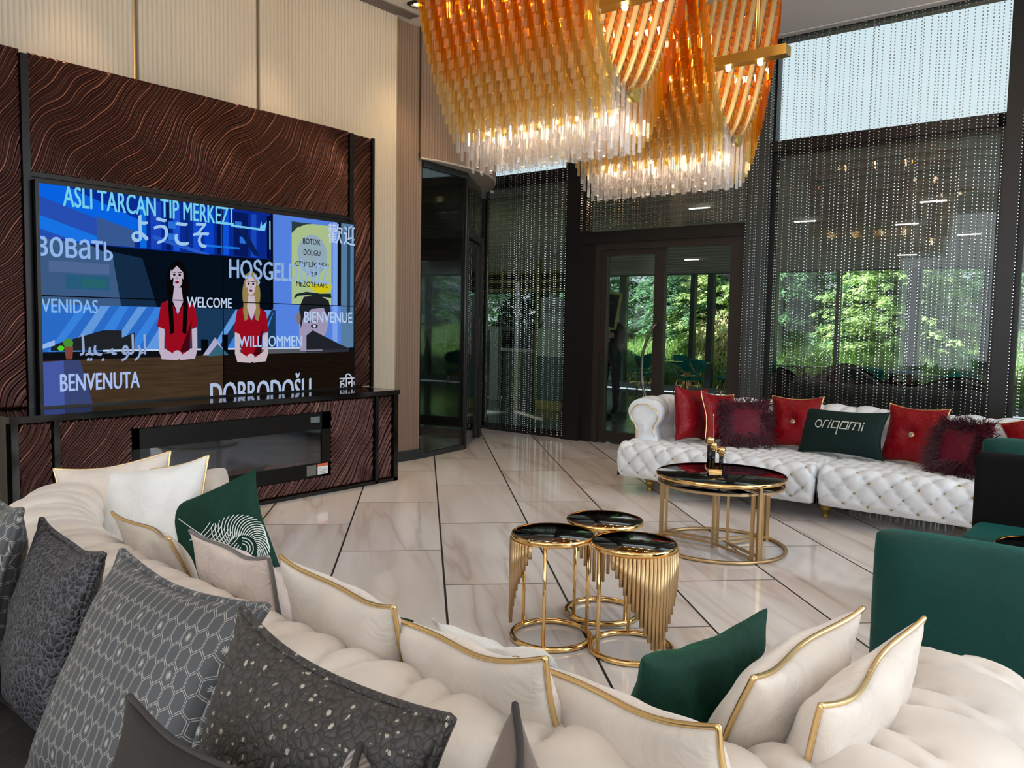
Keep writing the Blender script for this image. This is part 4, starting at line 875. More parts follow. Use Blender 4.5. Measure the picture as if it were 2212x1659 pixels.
def seat(root, F, B, zt, zb, m, a, b, h, dim, name='seat', buttons=True, ns=130, off=0.0, bm=None, rnd=.05):
    Fp, Bp = resample(np.array(F, float), ns), resample(np.array(B, float), ns)
    L = np.r_[0, np.cumsum(np.linalg.norm(np.diff(Fp, axis=0), axis=1))] + off
    nt = 80; rows = []; prof = []
    for i in range(ns):
        dv = Fp[i] - Bp[i]; D = np.linalg.norm(dv); dv /= D
        pr = np.array([(0, zt - .01), (D * .5, zt), (D - .10, zt + .005), (D - .03, zt - .012), (D + .005, zt - .05), (D + .015, zt - .12), (D, zb + .03), (D - .03, zb)])
        Q = smoothpath(pr, nt); prof.append(Q); rows.append(dv)
    prof = np.array(prof); dv = np.array(rows)
    TQ = np.gradient(prof, axis=1); TQ /= np.linalg.norm(TQ, axis=2)[..., None]; NQ = np.stack([-TQ[..., 1], TQ[..., 0]], -1)
    LQ = np.concatenate([np.zeros((ns, 1)), np.cumsum(np.linalg.norm(np.diff(prof, axis=1), axis=2), axis=1)], 1); LQ = LQ[:, -1:] - LQ - .055
    S = np.repeat(L[:, None], nt, 1); D = tuft(S, LQ, a, b, h, dim) * np.clip(LQ / .03 + .6, .1, 1)
    ed = np.minimum(L - L[0], L[-1] - L); rn = np.where(ed < rnd, rnd - np.sqrt(np.clip(rnd ** 2 - (rnd - ed) ** 2, 0, None)), 0)
    D = D - rn[:, None]
    q = prof + NQ * D[..., None]
    XY = Bp[:, None, :] + dv[:, None, :] * q[..., :1]; G = np.concatenate([XY, q[..., 1:]], -1)
    mb = MB(); mb.grid(G, flip=True)
    for k in (0, -1):
        r = G[k]; lo = r.copy(); lo[:, 2] = zb; mb.grid(np.stack([r, lo], 0), smooth=False)
    lo = G[:, -1].copy(); lo2 = np.c_[Bp, np.full(ns, zb)]; mb.grid(np.stack([lo, lo2], 1), smooth=False)
    o = mb.build(name, m, root)
    if buttons:
        me = None; cnt = 0
        for i in range(-4, 60):
            for j in range(-1, 40):
                if (i + j) % 2: continue
                s, t = i * a / 2, j * b / 2
                if s < L[0] + .05 or s > L[-1] - .05 or t < .0 or t > .52: continue
                si = int(np.argmin(abs(L - s))); ti = int(np.argmin(abs(LQ[si] - t)))
                if ti < 3: continue
                if me is None:
                    bb_ = MB(); bb_.sphere((0, 0, 0), .0095, 8, 6); bo = bb_.build('button', bm or MT['goldp'], root, world=False); me = bo.data
                else:
                    bo = bpy.data.objects.new('button', me); COL.objects.link(bo); bo.parent = root
                g = G[si, ti] + np.array([*(dv[si] * NQ[si, ti, 0]), NQ[si, ti, 1]]) * .006
                bo.location = Vector(g) - root.location; cnt += 1
                if cnt >= 95: return o
    return o
def foot(root, x, y, zt, m):
    b = MB(); k = zt / .14
    b.lathe([(.0, .14 * k), (.052, .14 * k), (.058, .112 * k), (.050, .085 * k), (.036, .07 * k), (.042, .064 * k), (.038, .055 * k), (.024, .03 * k), (.020, .012 * k), (.027, .004 * k), (.025, 0), (0, 0)], 18, (x, y, 0))
    return b.build('leg', m, root)

ws = empty('chesterfield_sofa', (6.6, 1.8, 0), 'long white buttoned sofa with gold studs below the bead curtain', 'sofa')
pw = [(6.36, 3.62), (6.55, 3.655), (6.83, 3.62), (7.02, 3.45), (7.10, 3.1), (7.13, 2.5), (7.11, 1.9), (7.04, 1.2), (6.95, .5), (6.82, -.15), (6.62, -.5), (6.3, -.62)]
sofa_body(ws, pw[::-1], scale_prof(BACK, .92, 1.07), MT['white'], .26, 1.0, .030, .016)
yy = np.linspace(2.02, 3.72, 34); seat(ws, [(6.115 + .02 * math.cos(y), y) for y in yy], [(7.0, y) for y in yy], .42, .14, MT['white'], .165, .17, .024, .020)
yy = np.linspace(-.5, 2.005, 30); seat(ws, [(6.115 - .05 * ((2.0 - y) / 2.5) ** 2, y) for y in yy], [(6.98 - .03 * (2 - y), y) for y in yy], .42, .14, MT['white'], .165, .17, .024, .020)
for x, y in ((6.34, 3.52), (6.40, 2.02), (6.30, .95), (7.0, 3.3), (7.0, 1.2)): foot(ws, x, y, .15, MT['goldp'])

cs = empty('chesterfield_sofa', (1.5, 1.9, 0), 'curved cream tufted sofa seen from behind in the foreground', 'sofa')
pc = [(2.02, 3.30), (1.86, 3.45), (1.62, 3.52), (1.38, 3.42), (1.21, 3.15), (1.11, 2.75), (1.05, 2.3), (1.02, 1.7), (1.02, 1.15), (1.08, .68), (1.26, .38), (1.56, .27), (1.95, .30)]
sofa_body(cs, pc, BACK, MT['ivory'], .235, 1.05, .034, .024, gold=False)
yy = np.linspace(.46, 3.30, 40)
fx = np.interp(yy, [.46, .9, 1.4, 1.9, 2.4, 2.9, 3.30], [2.02, 1.86, 1.74, 1.74, 1.86, 2.06, 2.18]); bx = np.interp(yy, [.46, .8, 1.5, 2.4, 2.9, 3.3], [1.25, 1.14, 1.10, 1.14, 1.2, 1.40])
seat(cs, np.c_[fx, yy], np.c_[bx, yy], .40, .13, MT['ivory'], .17, .20, .024, .014, buttons=False)
for x, y in ((2.02, 3.2), (1.66, 1.9), (1.9, .6), (1.3, 3.3), (1.15, .7)): foot(cs, x, y, .145, MT['goldp'])

def rbox(name, lo, hi, r, m, parent, seg=5, world=True):
    o = MB().bb(lo, hi).build(name, m, parent, world=world)
    bv = o.modifiers.new('b', 'BEVEL'); bv.width = r; bv.segments = seg; bv.limit_method = 'NONE'
    for p in o.data.polygons: p.use_smooth = True
    return o
ds = empty('sofa', (.45, 1.7, 0), 'dark sofa under the foreground cushions, back to back with the cream one', 'sofa')
rbox('seat', (-.02, .25, .16), (.84, 3.2, .43), .05, MT['gcush'], ds); rbox('backrest', (.80, .95, .14), (.885, 3.2, .58), .035, MT['gcush'], ds)
for x, y in ((.06, .35), (.06, 3.1), (.8, .4), (.8, 3.1)): foot(ds, x, y, .16, MT['blackm'])

# ================================================================== GREEN ARMCHAIRS
g1 = empty('armchair', (3.2, .25, 0), 'wide teal velvet armchair with its back to the camera at right', 'armchair')
def backpad(name, x0, x1, y0, y1, z0, z1, m, parent, bulge=.05, n=40, lean=0):
    """upholstered slab: rounded section, softly domed face"""
    th = np.linspace(0, 2 * math.pi, n, endpoint=False); c, s = np.cos(th), np.sin(th)
    def se(v, e): return np.sign(v) * np.abs(v) ** e
    ys = np.concatenate([y0 + (y1 - y0) * (1 - np.cos(np.linspace(0, math.pi, 34))) / 2]); G = []
    for y in ys:
        f = 2 * (y - y0) / (y1 - y0) - 1; k = (1 - abs(f) ** 7) ** .45; kz = (1 - abs(f) ** 12) ** .4
        X = (x0 + x1) / 2 + (x1 - x0) / 2 * se(c, .75) * max(k, .02); Z = (z0 + z1) / 2 + (z1 - z0) / 2 * se(s, .38) * (.90 + .10 * kz)
        X = X + np.sign(c) * 0 - np.where(c < 0, bulge * (1 - f * f) * np.clip(1 - ((Z - z0) / (z1 - z0) - .5) ** 2 * 3, 0, 1), 0) + lean * (Z - z0)
        G.append(np.c_[X, np.full(n, y), Z])
    mb = MB(); mb.grid(np.array(G), False, True); return mb.build(name, m, parent)
backpad('backrest', 2.78, 3.02, -.42, .745, .16, .79, MT['teal'], g1, .03)
rbox('seat', (2.98, -.3, .2), (3.68, .66, .42), .07, MT['teal'], g1)
rbox('armrest', (2.95, .56, .16), (3.62, .735, .56), .07, MT['teal'], g1); rbox('armrest', (2.95, -.42, .16), (3.62, -.24, .56), .07, MT['teal'], g1)
for x, y in ((2.95, .62), (2.95, -.3), (3.55, .62), (3.55, -.3)):
    b = MB(); b.tube([(x, y, .18), (x, y, 0)], [.02, .012], 10); b.build('leg', MT['goldm'], g1)
g2 = empty('armchair', (5.0, .2, 0), 'teal armchair with a tall dark backrest at the right edge before the white sofa', 'armchair')
backpad('backrest', 5.06, 5.30, -.5, .80, .14, .87, MT['teal'], g2, .02)
rbox('shade_panel', (5.0, -.46, .33), (5.10, .805, .80), .035, MT['bshade'], g2, 4)['label'] = 'black panel standing in for shade on the backrest face'  # shade on the teal backrest face, put in as a black panel
rbox('seat', (4.56, -.46, .17), (5.06, .80, .425), .06, MT['teal'], g2)
for x, y in ((4.62, .72), (4.62, -.4), (5.22, .72), (5.22, -.4)):
    b = MB(); b.tube([(x, y, .18), (x, y, 0)], [.02, .012], 10); b.build('leg', MT['goldm'], g2)

# ================================================================== TABLES
def disc_top(root, c, r, z, m=None):
    b = MB(); b.lathe([(0, .006), (r - .010, .006), (r - .006, .003), (r - .006, -.004), (0, -.004)], 72, (c[0], c[1], z)); b.build('table_top', m or MT['bglass'], root)
    b = MB(); b.lathe([(r - .007, .007), (r, .007), (r + .003, .003), (r + .003, -.012), (r, -.016), (r - .012, -.016), (r - .012, -.006)], 72, (c[0], c[1], z)); b.build('rim', MT['gold'], root)
def side_table(c, z, r, label, posts, vc, half, n, lmax):
    root = empty('side_table', (c[0], c[1], 0), label, 'side table', 'black and gold drum side tables')
    disc_top(root, c, r, z)
    b = MB(); b.ring((c[0], c[1], .0135), r - .008, .0135, 64, 8, 0); b.build('base_ring', MT['gold'], root)
    for a_ in posts:
        x, y = c[0] + (r - .012) * math.cos(R(a_)), c[1] + (r - .012) * math.sin(R(a_))
        b = MB(); b.rod((x, y, .02), (x, y, z - .01), .0085, 10); b.build('post', MT['gold'], root)
    for i in range(n):
        f = (i - (n - 1) / 2) / ((n - 1) / 2); a_ = vc + f * half; L = lmax * (1 - .86 * abs(f) ** 1.0)
        x, y = c[0] + (r + .001) * math.cos(R(a_)), c[1] + (r + .001) * math.sin(R(a_))
        b = MB(); b.rod((x, y, z - .015), (x, y, z - .015 - L), .0092, 10); b.build('hanging_tube', MT['goldm'], root)
side_table((3.013, 2.165), .487, .188, 'black topped gold side table at left of the three, tubes hanging at its left', (205, 85, 325), 122, 62, 23, .41)
side_table((3.130, 1.808), .487, .188, 'black topped gold side table nearest the camera, tubes hanging at its right', (155, 35, 262), 244, 60, 23, .43)
side_table((3.440, 2.157), .478, .188, 'black topped gold side table behind the other two', (160, 250, 350), 40, 60, 17, .40)
ct = empty('coffee_table', (5.03, 2.27, 0), 'large round black glass coffee table on gold legs before the white sofa', 'coffee table')
cc = (5.03, 2.27); disc_top(ct, cc, .415, .482)
b = MB(); b.ring((cc[0], cc[1], .012), .425, .012, 90, 6); b.build('base_ring', MT['goldm'], ct)
SP = (92, -24, -121)
for a_ in SP:
    x, y = cc[0] + .418 * math.cos(R(a_)), cc[1] + .418 * math.sin(R(a_))
    b = MB(); b.box((x, y, .235), (.022, .022, .47), 0, Matrix.Rotation(R(a_), 3, 'Z')); b.build('leg', MT['goldm'], ct)
    b = MB(); b.box((cc[0] + .36 * math.cos(R(a_)), cc[1] + .36 * math.sin(R(a_)), .462), (.12, .016, .014), 0, Matrix.Rotation(R(a_), 3, 'Z')); b.build('bracket', MT['goldm'], ct)
for k in range(3):
    a0, a1 = SP[k], SP[(k + 1) % 3]
    if a1 > a0: a1 -= 360
    a0, a1 = a0 - 5, a1 + 5
    am = R((a0 + a1) / 2); o_ = (cc[0] + .055 * math.cos(am), cc[1] + .055 * math.sin(am))
    t = empty('nesting_table', (o_[0], o_[1], 0), ('wedge shaped nesting table under the right of the round glass top', 'wedge shaped nesting table under the near side of the round glass top', 'wedge shaped nesting table under the left of the round glass top')[k], 'nesting table', 'wedge tables nested under the coffee table')
    arc = [(o_[0], o_[1])] + [(cc[0] + .40 * math.cos(R(q)), cc[1] + .40 * math.sin(R(q))) for q in np.linspace(a0, a1, 24)]
    n = len(arc); b = MB(); V = [(x, y, .430) for x, y in arc] + [(x, y, .437) for x, y in arc]
    b.add(V, [list(range(n)), list(range(2 * n - 1, n - 1, -1))] + [(i, (i + 1) % n, n + (i + 1) % n, n + i) for i in range(n)]); b.build('table_top', MT['bglass'], t)
    b = MB(); b.tube([(x, y, .425) for x, y in arc], .010, 4, True); b.build('top_frame', MT['goldm'], t)
    for x, y in (arc[0], arc[1], arc[-1]):
        b = MB(); b.box((x, y, .212), (.018, .018, .424), 0, Matrix.Rotation(am, 3, 'Z')); b.build('leg', MT['goldm'], t)
    b = MB()
    for p in (arc[1], arc[-1]): b.tube([(arc[0][0], arc[0][1], .03), (p[0], p[1], .03)], .011, 4)
    b.build('foot_bar', MT['goldm'], t)
# sculpture on the coffee table: three black pillars with gold ribbed caps on a gold plinth
sx, sy, sz = 5.06, 2.33, .489
st = empty('sculpture', (sx, sy, sz), 'small sculpture of black columns with gold ribbed caps on the coffee table', 'sculpture')
b = MB(); b.box((sx, sy, sz + .012), (.12, .085, .022), 0, Matrix.Rotation(R(30), 3, 'Z')); b.build('plinth', MT['gold'], st)
rl = Vector((rt.x, rt.y, 0)).normalized()
for i, (o_, hh, rr) in enumerate(((-.030, .150, .036), (.005, .115, .030), (.030, .085, .032))):
    x, y = sx + rl.x * o_ + (.015, -.012, .012)[i] * .5, sy + rl.y * o_ + (.01, .015, -.01)[i]
    b = MB(); b.rod((x, y, sz + .022), (x, y, sz + .022 + hh), .014 + .003 * (i == 0), 12); b.build('column', MT['black'], st)
    z = sz + .022 + hh; b = MB(); b.lathe([(.012, 0), (.018, .004), (.014, .010), (rr * .8, .014), (rr, .021), (rr * .82, .027), (rr, .033), (rr * .80, .040), (rr * .92, .046), (rr * .6, .055), (.0, .060)], 20, (x, y, z)); b.build('ribbed_cap', MT['gold'], st)
wire = smoothpath([(sx - .012, sy + .01, sz + .23), (sx - .012, sy + .012, sz + .30), (sx - .016, sy + .015, sz + .385)], 12)
b = MB(); b.tube(wire, .0028, 6); b.build('wire', MT['gold'], st)
# black table with a gold rim between the two armchairs
bt = empty('side_table', (4.30, .30, 0), 'black gold rimmed table between the two teal armchairs', 'side table')
disc_top(bt, (4.28, .31), .275, .49); b = MB(); b.ring((4.28, .31, .012), .26, .012, 48, 6); b.build('base_ring', MT['gold'], bt)
for a_ in (30, 150, 270):
    x, y = 4.28 + .25 * math.cos(R(a_)), .31 + .25 * math.sin(R(a_)); b = MB(); b.rod((x, y, .01), (x, y, .48), .009, 8); b.build('leg', MT['gold'], bt)
# ================================================================== TERRACE
XO = 16.6
def roofz(x): return 3.22 - (x - 8.65) * .0795
w = MB(); w.add([(8.62, -4, roofz(8.62) + .13), (8.62, 13.5, roofz(8.62) + .13), (XO + .3, 13.5, roofz(XO) + .13), (XO + .3, -4, roofz(XO) + .13), (8.62, -4, roofz(8.62) + .18), (8.62, 13.5, roofz(8.62) + .18), (XO + .3, 13.5, roofz(XO) + .18), (XO + .3, -4, roofz(XO) + .18)],
      [(0, 3, 2, 1), (4, 5, 6, 7), (0, 1, 5, 4), (1, 2, 6, 5), (2, 3, 7, 6), (3, 0, 4, 7)])
struct(w.build('terrace_roof', MT['roofd']))
w = MB()
for i in range(24):
    x = 8.95 + i * .33; w.box((x, 4.75, roofz(x) + .06), (.05, 17.4, .12))
struct(w.build('terrace_roof_slats', MT['slat']))
for i, (x, y) in enumerate(((10.5, 5.2), (11.8, 4.2), (12.4, 6.3), (13.4, 2.4), (13.7, 5.6), (14.7, 7.4), (11.1, 2.4), (15.0, 3.6), (12.4, 3.0), (14.4, 1.4))):
    tag(MB().box((x, y, roofz(x) - .012), (.025, .30, .015)).build('strip_light', MT['led'], None, (x, y, roofz(x))), 'short white strip light under the terrace roof slats', 'strip light', 'strip lights under the terrace roof')
# outer glazing: kerb, header and mullions
w = MB(); w.bb((XO - .08, -4, 0), (XO + .08, 13.5, .12)); w.bb((XO - .08, -4, 2.56), (XO + .08, 13.5, roofz(XO) + .14))
for y, t in ((10.05, .16), (8.28, .10), (7.86, .14), (6.45, .10), (5.18, .07), (3.82, .22), (2.62, .16), (0.4, .12), (-2.2, .12), (12.0, .12)): w.bb((XO - .07, y - t / 2, 0), (XO + .07, y + t / 2, 2.6))
w.bb((8.6, 13.3, 0), (XO, 13.45, .15)); w.bb((8.6, 13.3, 2.3), (XO, 13.45, 2.8))
for x in (8.8, 10.6, 12.4, 14.4): w.bb((x, 13.3, 0), (x + .12, 13.45, 2.6))
struct(w.build('terrace_frame', MT['alug']))
root = struct(empty('window_10', (XO, 6.4, .12)))
for a_, b_ in ((8.33, 9.97), (6.50, 7.79), (3.93, 6.40), (2.70, 3.71), (.46, 2.54), (-2.1, .34), (10.13, 11.94)): MB().bb((XO - .005, a_, .12), (XO + .005, b_, 2.56)).build('glass_pane', MT['glass'], root)
# garden: bank of grass, hedge of conifers
gx = np.linspace(XO + .05, 34, 40); gy = np.linspace(-9, 32, 60); GX, GY = np.meshgrid(gx, gy, indexing='ij')
GZ = np.clip((GX - XO - .3) * .55, 0, 1.2) + .10 * np.sin(GX * 1.3 + GY * .9) * np.clip(GX - XO, 0, 1) - .02
struct(MB().grid(np.stack([GX, GY, GZ], -1)).build('garden_ground', MT['soil']))
gx = np.linspace(-6, XO + .1, 10); gy = np.linspace(13.5, 34, 20); GX, GY = np.meshgrid(gx, gy, indexing='ij'); struct(MB().grid(np.stack([GX, GY, np.clip((GY - 14) * .1, 0, .8) - .02], -1)).build('garden_ground', MT['soil']))
gx = np.linspace(-6, 8.4, 4); gy = np.linspace(8.4, 13.6, 4); GX, GY = np.meshgrid(gx, gy, indexing='ij'); struct(MB().grid(np.stack([GX, GY, 0 * GX - .03], -1)).build('garden_ground', MT['soil']))
def blades(n, x0, x1, y0, y1, h, zf, wd=.012):
    x = rng.uniform(x0, x1, n); y = rng.uniform(y0, y1, n); z = zf(x, y); a = rng.uniform(0, 6.28, n); L = h * rng.uniform(.5, 1.4, n)
    dx, dy = np.cos(a) * wd, np.sin(a) * wd; lx, ly = rng.normal(0, .35, n) * L, rng.normal(0, .35, n) * L
    V = np.stack([np.c_[x - dx, y - dy, z], np.c_[x + dx, y + dy, z], np.c_[x + lx, y + ly, z + L]], 1).reshape(-1, 3)
    return V, np.arange(3 * n).reshape(n, 3)
zf = lambda x, y: np.clip((x - XO - .3) * .55, 0, 1.2) + .10 * np.sin(x * 1.3 + y * .9) * np.clip(x - XO, 0, 1) - .02
V, F = blades(30000, XO + .25, XO + 4.2, -4, 11, .22, zf)
tag(mass('lawn_grass', V, F, MT['grass']), 'long sunlit grass on the bank outside the terrace glazing', 'grass', kind='stuff')
def conifer(name, h, rad, nb, m, seed, droop=.35, ml=3, leaf=.11, base=.02):
    """tree with tiers of drooping branches carrying flat needle sprays; foliage and trunk parts"""
    r = np.random.default_rng(seed); Vs = []; 
    for b in range(nb):
        f = r.random() ** .85; z = base * h + f * h * (1 - base); Rm = rad * (1 - f) ** .75 * r.uniform(.65, 1.1) + .08; a = r.uniform(0, 2 * math.pi)
        k = 3 + int(Rm / leaf * 2.2); t = np.linspace(.22, 1, k); px, py = np.cos(a) * Rm * t, np.sin(a) * Rm * t; pz = z + Rm * (.18 * t - droop * t ** 2)
        for j in range(k):
            for _ in range(ml):
                q = np.array([px[j], py[j], pz[j]]) + r.normal(0, .035, 3); aa = a + r.normal(0, .9); L = leaf * r.uniform(.7, 1.6)
                d = np.array([math.cos(aa), math.sin(aa), r.normal(-.25, .3)]); d /= np.linalg.norm(d); s = np.cross(d, [0, 0, 1]) + r.normal(0, .25, 3); s = s / (np.linalg.norm(s) + 1e-6) * L * .19
                Vs += [q - s * .3, q + d * L * .5 - s, q + d * L, q + d * L * .5 + s]
    n = len(Vs) // 4; fo = np.arange(4 * n).reshape(n, 4)
    root = empty(name, (0, 0, 0))
    mass('foliage', Vs, fo, m, root)
    b = MB(); b.tube([(0, 0, -.3), (0, 0, h * .5), (0, 0, h * .95)], [.09, .05, .01], 8); b.build('trunk', MT['bark'], root)
    return root
tA = conifer('conifer_tree', 4.6, 1.7, 420, MT['leafA'], 1); tB = conifer('conifer_tree', 4.4, 1.9, 380, MT['leafB'], 2, .22, 3, .14); tC = conifer('conifer_tree', 4.5, 1.6, 400, MT['leafC'], 3)
spots = [(tA, 19.6, 12.6, 1.0, 'dark green conifer seen through the left pane of the terrace door'), (tC, 19.9, 10.9, 1.0, 'green conifer seen through the open terrace doorway'), (tA, 19.2, 9.5, 1.0, 'dark conifer just left of the doorway mullion'),
         (tC, 19.6, 7.4, .95, 'green conifer behind the left pane of the big bay'), (tA, 20.2, 5.9, 1.05, 'dark green conifer in the middle of the big bay'), (tB, 18.9, 4.75, .92, 'bright light green conifer at the centre of the big bay'),
         (tC, 20.6, 2.6, 1.0, 'mid green conifer at the right of the big bay'), (tA, 21.0, .8, 1.0, 'dark green conifer beyond the right post'), (tB, 18.9, 8.55, .8, 'pale conifer seen through the narrow right pane of the doorway'),
         (tA, 20.6, 14.6, 1.05, 'dark conifer behind the bar on the left'), (tC, 19.0, 16.6, 1.0, 'green conifer behind the glass entrance'), (tA, 15.5, 17.5, 1.0, 'dark conifer beyond the bar at far left'), (tC, 12.2, 17.8, 1.05, 'green conifer beyond the side of the terrace'), (tA, 9.3, 16.8, 1.0, 'dark conifer behind the vestibule'), (tC, 6.6, 12.6, .95, 'green conifer behind the left of the glass vestibule'), (tA, 8.0, 13.4, .9, 'dark conifer behind the right of the glass vestibule'), (tC, 22.3, 4.2, 1.1, 'green conifer standing behind the bright one'), (tA, 22.0, 8.6, 1.1, 'dark conifer behind the pale one'), (tC, 20.2, -1.6, 1.0, 'green conifer far right beyond the frame edge'), (tA, 19.6, -4.2, 1.0, 'dark conifer far right, second beyond the frame edge'), (tC, 18.6, -6.8, 1.0, 'green conifer far right, third beyond the frame edge')]
seen = set()
for i, (src, x, y, s, lab) in enumerate(spots):
    z = float(zf(np.array(x), np.array(y))) if x > XO else .2
    if src.name not in seen: seen.add(src.name); o = src; o.location = (x, y, z - .15); o['label'] = lab; o.scale = (s, s, s)
    else: o = dup(src, (x, y, z - .15), i * 1.9, lab, (s, s, s))
    o['category'] = 'tree'; o['group'] = 'conifers beyond the terrace'
def shrub(loc, h, rad, n, m, label, leaf=.07, seed=0, group='shrubs in the garden bed'):
    r = np.random.default_rng(seed); root = empty('shrub', loc, label, 'shrub', group)
    u = r.normal(0, 1, (n, 3)); u /= np.linalg.norm(u, axis=1)[:, None]; q = u * (r.random((n, 1)) ** .4) * np.array([rad, rad, h / 2]) + np.array([0, 0, h / 2])
    d = u + r.normal(0, .5, (n, 3)); d /= np.linalg.norm(d, axis=1)[:, None]; s = np.cross(d, r.normal(0, 1, (n, 3))); s /= np.linalg.norm(s, axis=1)[:, None]
    L = leaf * r.uniform(.6, 1.4, (n, 1)); V = np.stack([q, q + d * L * .5 - s * L * .3, q + d * L, q + d * L * .5 + s * L * .3], 1).reshape(-1, 3)
    mass('foliage', V, np.arange(4 * n).reshape(n, 4), m, root)
    b = MB()
    for k in range(4): b.tube([(0, 0, -.05), (r.normal(0, rad * .3), r.normal(0, rad * .3), h * .6)], [.015, .006], 5)
    b.build('stem', MT['bark'], root, world=False); return root
for i, (x, y, h, rd, m, lab) in enumerate(((17.6, 8.1, 1.5, .55, 'leafD', 'yellow flowering shrub behind the right pane of the terrace doorway'), (17.2, 9.3, .55, .5, 'leafC', 'low green shrub outside the doorway, left'), (17.2, 7.3, .5, .5, 'leafC', 'low green shrub outside the doorway, right'), (17.3, 10.6, .6, .55, 'leafC', 'low shrub behind the chairs at the left pane of the door'),
    (17.5, 6.0, .7, .5, 'leafB', 'light green shrub behind the left table of the big bay'), (17.6, 3.0, .6, .6, 'leafC', 'low shrub at the right of the big bay'), (17.3, 1.4, .8, .6, 'leafC', 'green shrub beyond the right dark post'), (17.4, 4.6, .5, .5, 'leafB', 'low shrub under the bright conifer'))):
    shrub((x, y, float(zf(np.array(x), np.array(y)))), h, rd, 1500, MT[m], lab, seed=i)

# ---- terrace chairs and tables
def chair(label):
    root = empty('terrace_chair', (0, 0, 0), label, 'chair', 'green velvet chairs on the terrace')
    n, m_ = 22, 14; S = []
    for v in np.linspace(0, 1, m_):
        S.append([(.23 * math.cos(t) * v ** .8, .22 * math.sin(t) * v ** .8, .455 - .018 * (1 - v) + .012 * v ** 3) for t in np.linspace(0, 2 * math.pi, n, endpoint=False)])
    b = MB(); b.grid(np.array(S), False, True); bot = np.array(S); bot[:, :, 2] = .425; b.grid(bot, False, True, flip=True); b.grid(np.stack([np.array(S)[-1], bot[-1]], 0), False, True, flip=True); b.build('seat', MT['tteal'], root, world=False)
    b = MB(); G = []
    for v in np.linspace(-1, 1, 11):
        half = R(62) * math.sqrt(max(0, 1 - abs(v) ** 2.6)) + .02
        G.append([(-.27 * math.cos(t) - .05 - .05 * v, .27 * math.sin(t), .70 + .13 * v) for t in np.linspace(-half, half, 17)])
    G = np.array(G); b.grid(G); b.grid(G + np.array([.028, 0, 0]), flip=True); bd = lambda q: np.concatenate([q[0], q[1:, -1], q[-1, -2::-1], q[-2:0:-1, 0]]); b.grid(np.stack([bd(G), bd(G + np.array([.028, 0, 0]))], 0), False, True)
    bk = b.build('backrest', MT['tteal'], root, world=False)
    p = MB()
    for k in range(7):
        a_ = -1 + k / 3; p.tube([(-.325 + .02 * 0 - .27 * (math.cos(a_ * .9 * t) - 1) * -1 - .003 - .05 * (-.9 + 1.7 * t), .27 * math.sin(a_ * .9 * t), .585 + .22 * t) for t in np.linspace(0.05, .9, 7)], .0035, 4)
    p.build('gold_leaf_line', MT['gold'], bk, world=False)
    for sx_, sy_ in ((1, 1), (1, -1), (-1, 1), (-1, -1)):
        b = MB(); b.tube([(.13 * sx_, .13 * sy_, .43), (.22 * sx_, .21 * sy_, 0)], [.013, .009], 8); b.build('leg', MT['gold'], root, world=False)
    b = MB(); b.ring((0, 0, .18), .235, .006, 28, 6); b.ring((0, 0, .40), .16, .006, 24, 6); b.build('foot_ring', MT['gold'], root, world=False)
    b = MB()
    for s_ in (-1, 1): b.tube([(-.19, .09 * s_, .43), (-.30, .10 * s_, .50), (-.30, .10 * s_, .62)], .008, 6)
    b.build('back_support', MT['gold'], root, world=False)
    return root
c0 = None
CH = ((15.6, 9.75, 205, 'left chair of the pair behind the chalkboard'), (15.9, 9.15, 150, 'right chair of the pair behind the chalkboard'), (14.75, 8.25, -30, 'chair just behind the door stile, left of the round table'), (15.9, 8.0, 250, 'chair on the far side of the round table by the doorway'),
      (14.35, 7.15, 40, 'chair with its seat nearest the doorway, before the round table'), (14.9, 6.65, 130, 'chair right of the round table by the doorway'), (15.2, 6.15, 170, 'chair whose back just shows at the right jamb of the doorway'), (14.75, 4.72, 120, 'chair seen over the black sofa beside the left bay table'), (14.6, 3.98, 10, 'chair seen over the black sofa in the middle of the bay'), (13.9, 2.55, 160, 'chair seen over the black sofa at the right of the bay'))
for i, (x, y, rz, lab) in enumerate(CH):
    if c0 is None: c0 = chair('green velvet gold legged ' + lab); c0.location = (x, y, 0); c0.rotation_euler.z = R(rz)
    else: dup(c0, (x, y, 0), R(rz), 'green velvet gold legged ' + lab)
def ttable(label):
    root = empty('terrace_table', (0, 0, 0), label, 'table', 'round tables on the terrace')
    b = MB(); b.lathe([(0, .75), (.44, .75), (.45, .745), (.45, .73), (.44, .725), (0, .725)], 40); b.build('table_top', MT['bglass'], root, world=False)
    b = MB()
    for k in range(12): a_ = k / 12 * 6.283; b.tube([(.07 * math.cos(a_), .07 * math.sin(a_), .72), (.05 * math.cos(a_), .05 * math.sin(a_), .4), (.20 * math.cos(a_), .20 * math.sin(a_), .02)], .008, 6)
    b.build('pedestal', MT['gold'], root, world=False)
    b = MB(); b.lathe([(0, .02), (.24, .02), (.24, 0), (0, 0)], 28); b.build('foot_plate', MT['gold'], root, world=False)
    return root
t0 = ttable('round dark table with an ashtray on the terrace, seen through the doorway'); t0.location = (14.75, 7.45, 0)
dup(t0, (15.3, 5.4, 0), 0, 'round dark table on the terrace behind the left of the black sofa'); dup(t0, (14.2, 3.2, 0), 0, 'round dark table on the terrace behind the right of the black sofa')
tag(MB().lathe([(0, .01), (.045, .01), (.055, .05), (.06, .05), (.055, 0), (0, 0)], 18, (14.7, 7.4, .75)).build('ashtray', MT['steel'], None, (14.7, 7.4, .75)), 'small ashtray on the round table seen through the doorway', 'ashtray')
tag(MB().box((14.2, 3.35, .78), (.30, .45, .05)).build('tray', mat('pale_blue_plastic', '#8fa9bd', .4), None, (14.2, 3.35, .755)), 'pale blue tray on the terrace table at the right of the bay', 'tray')

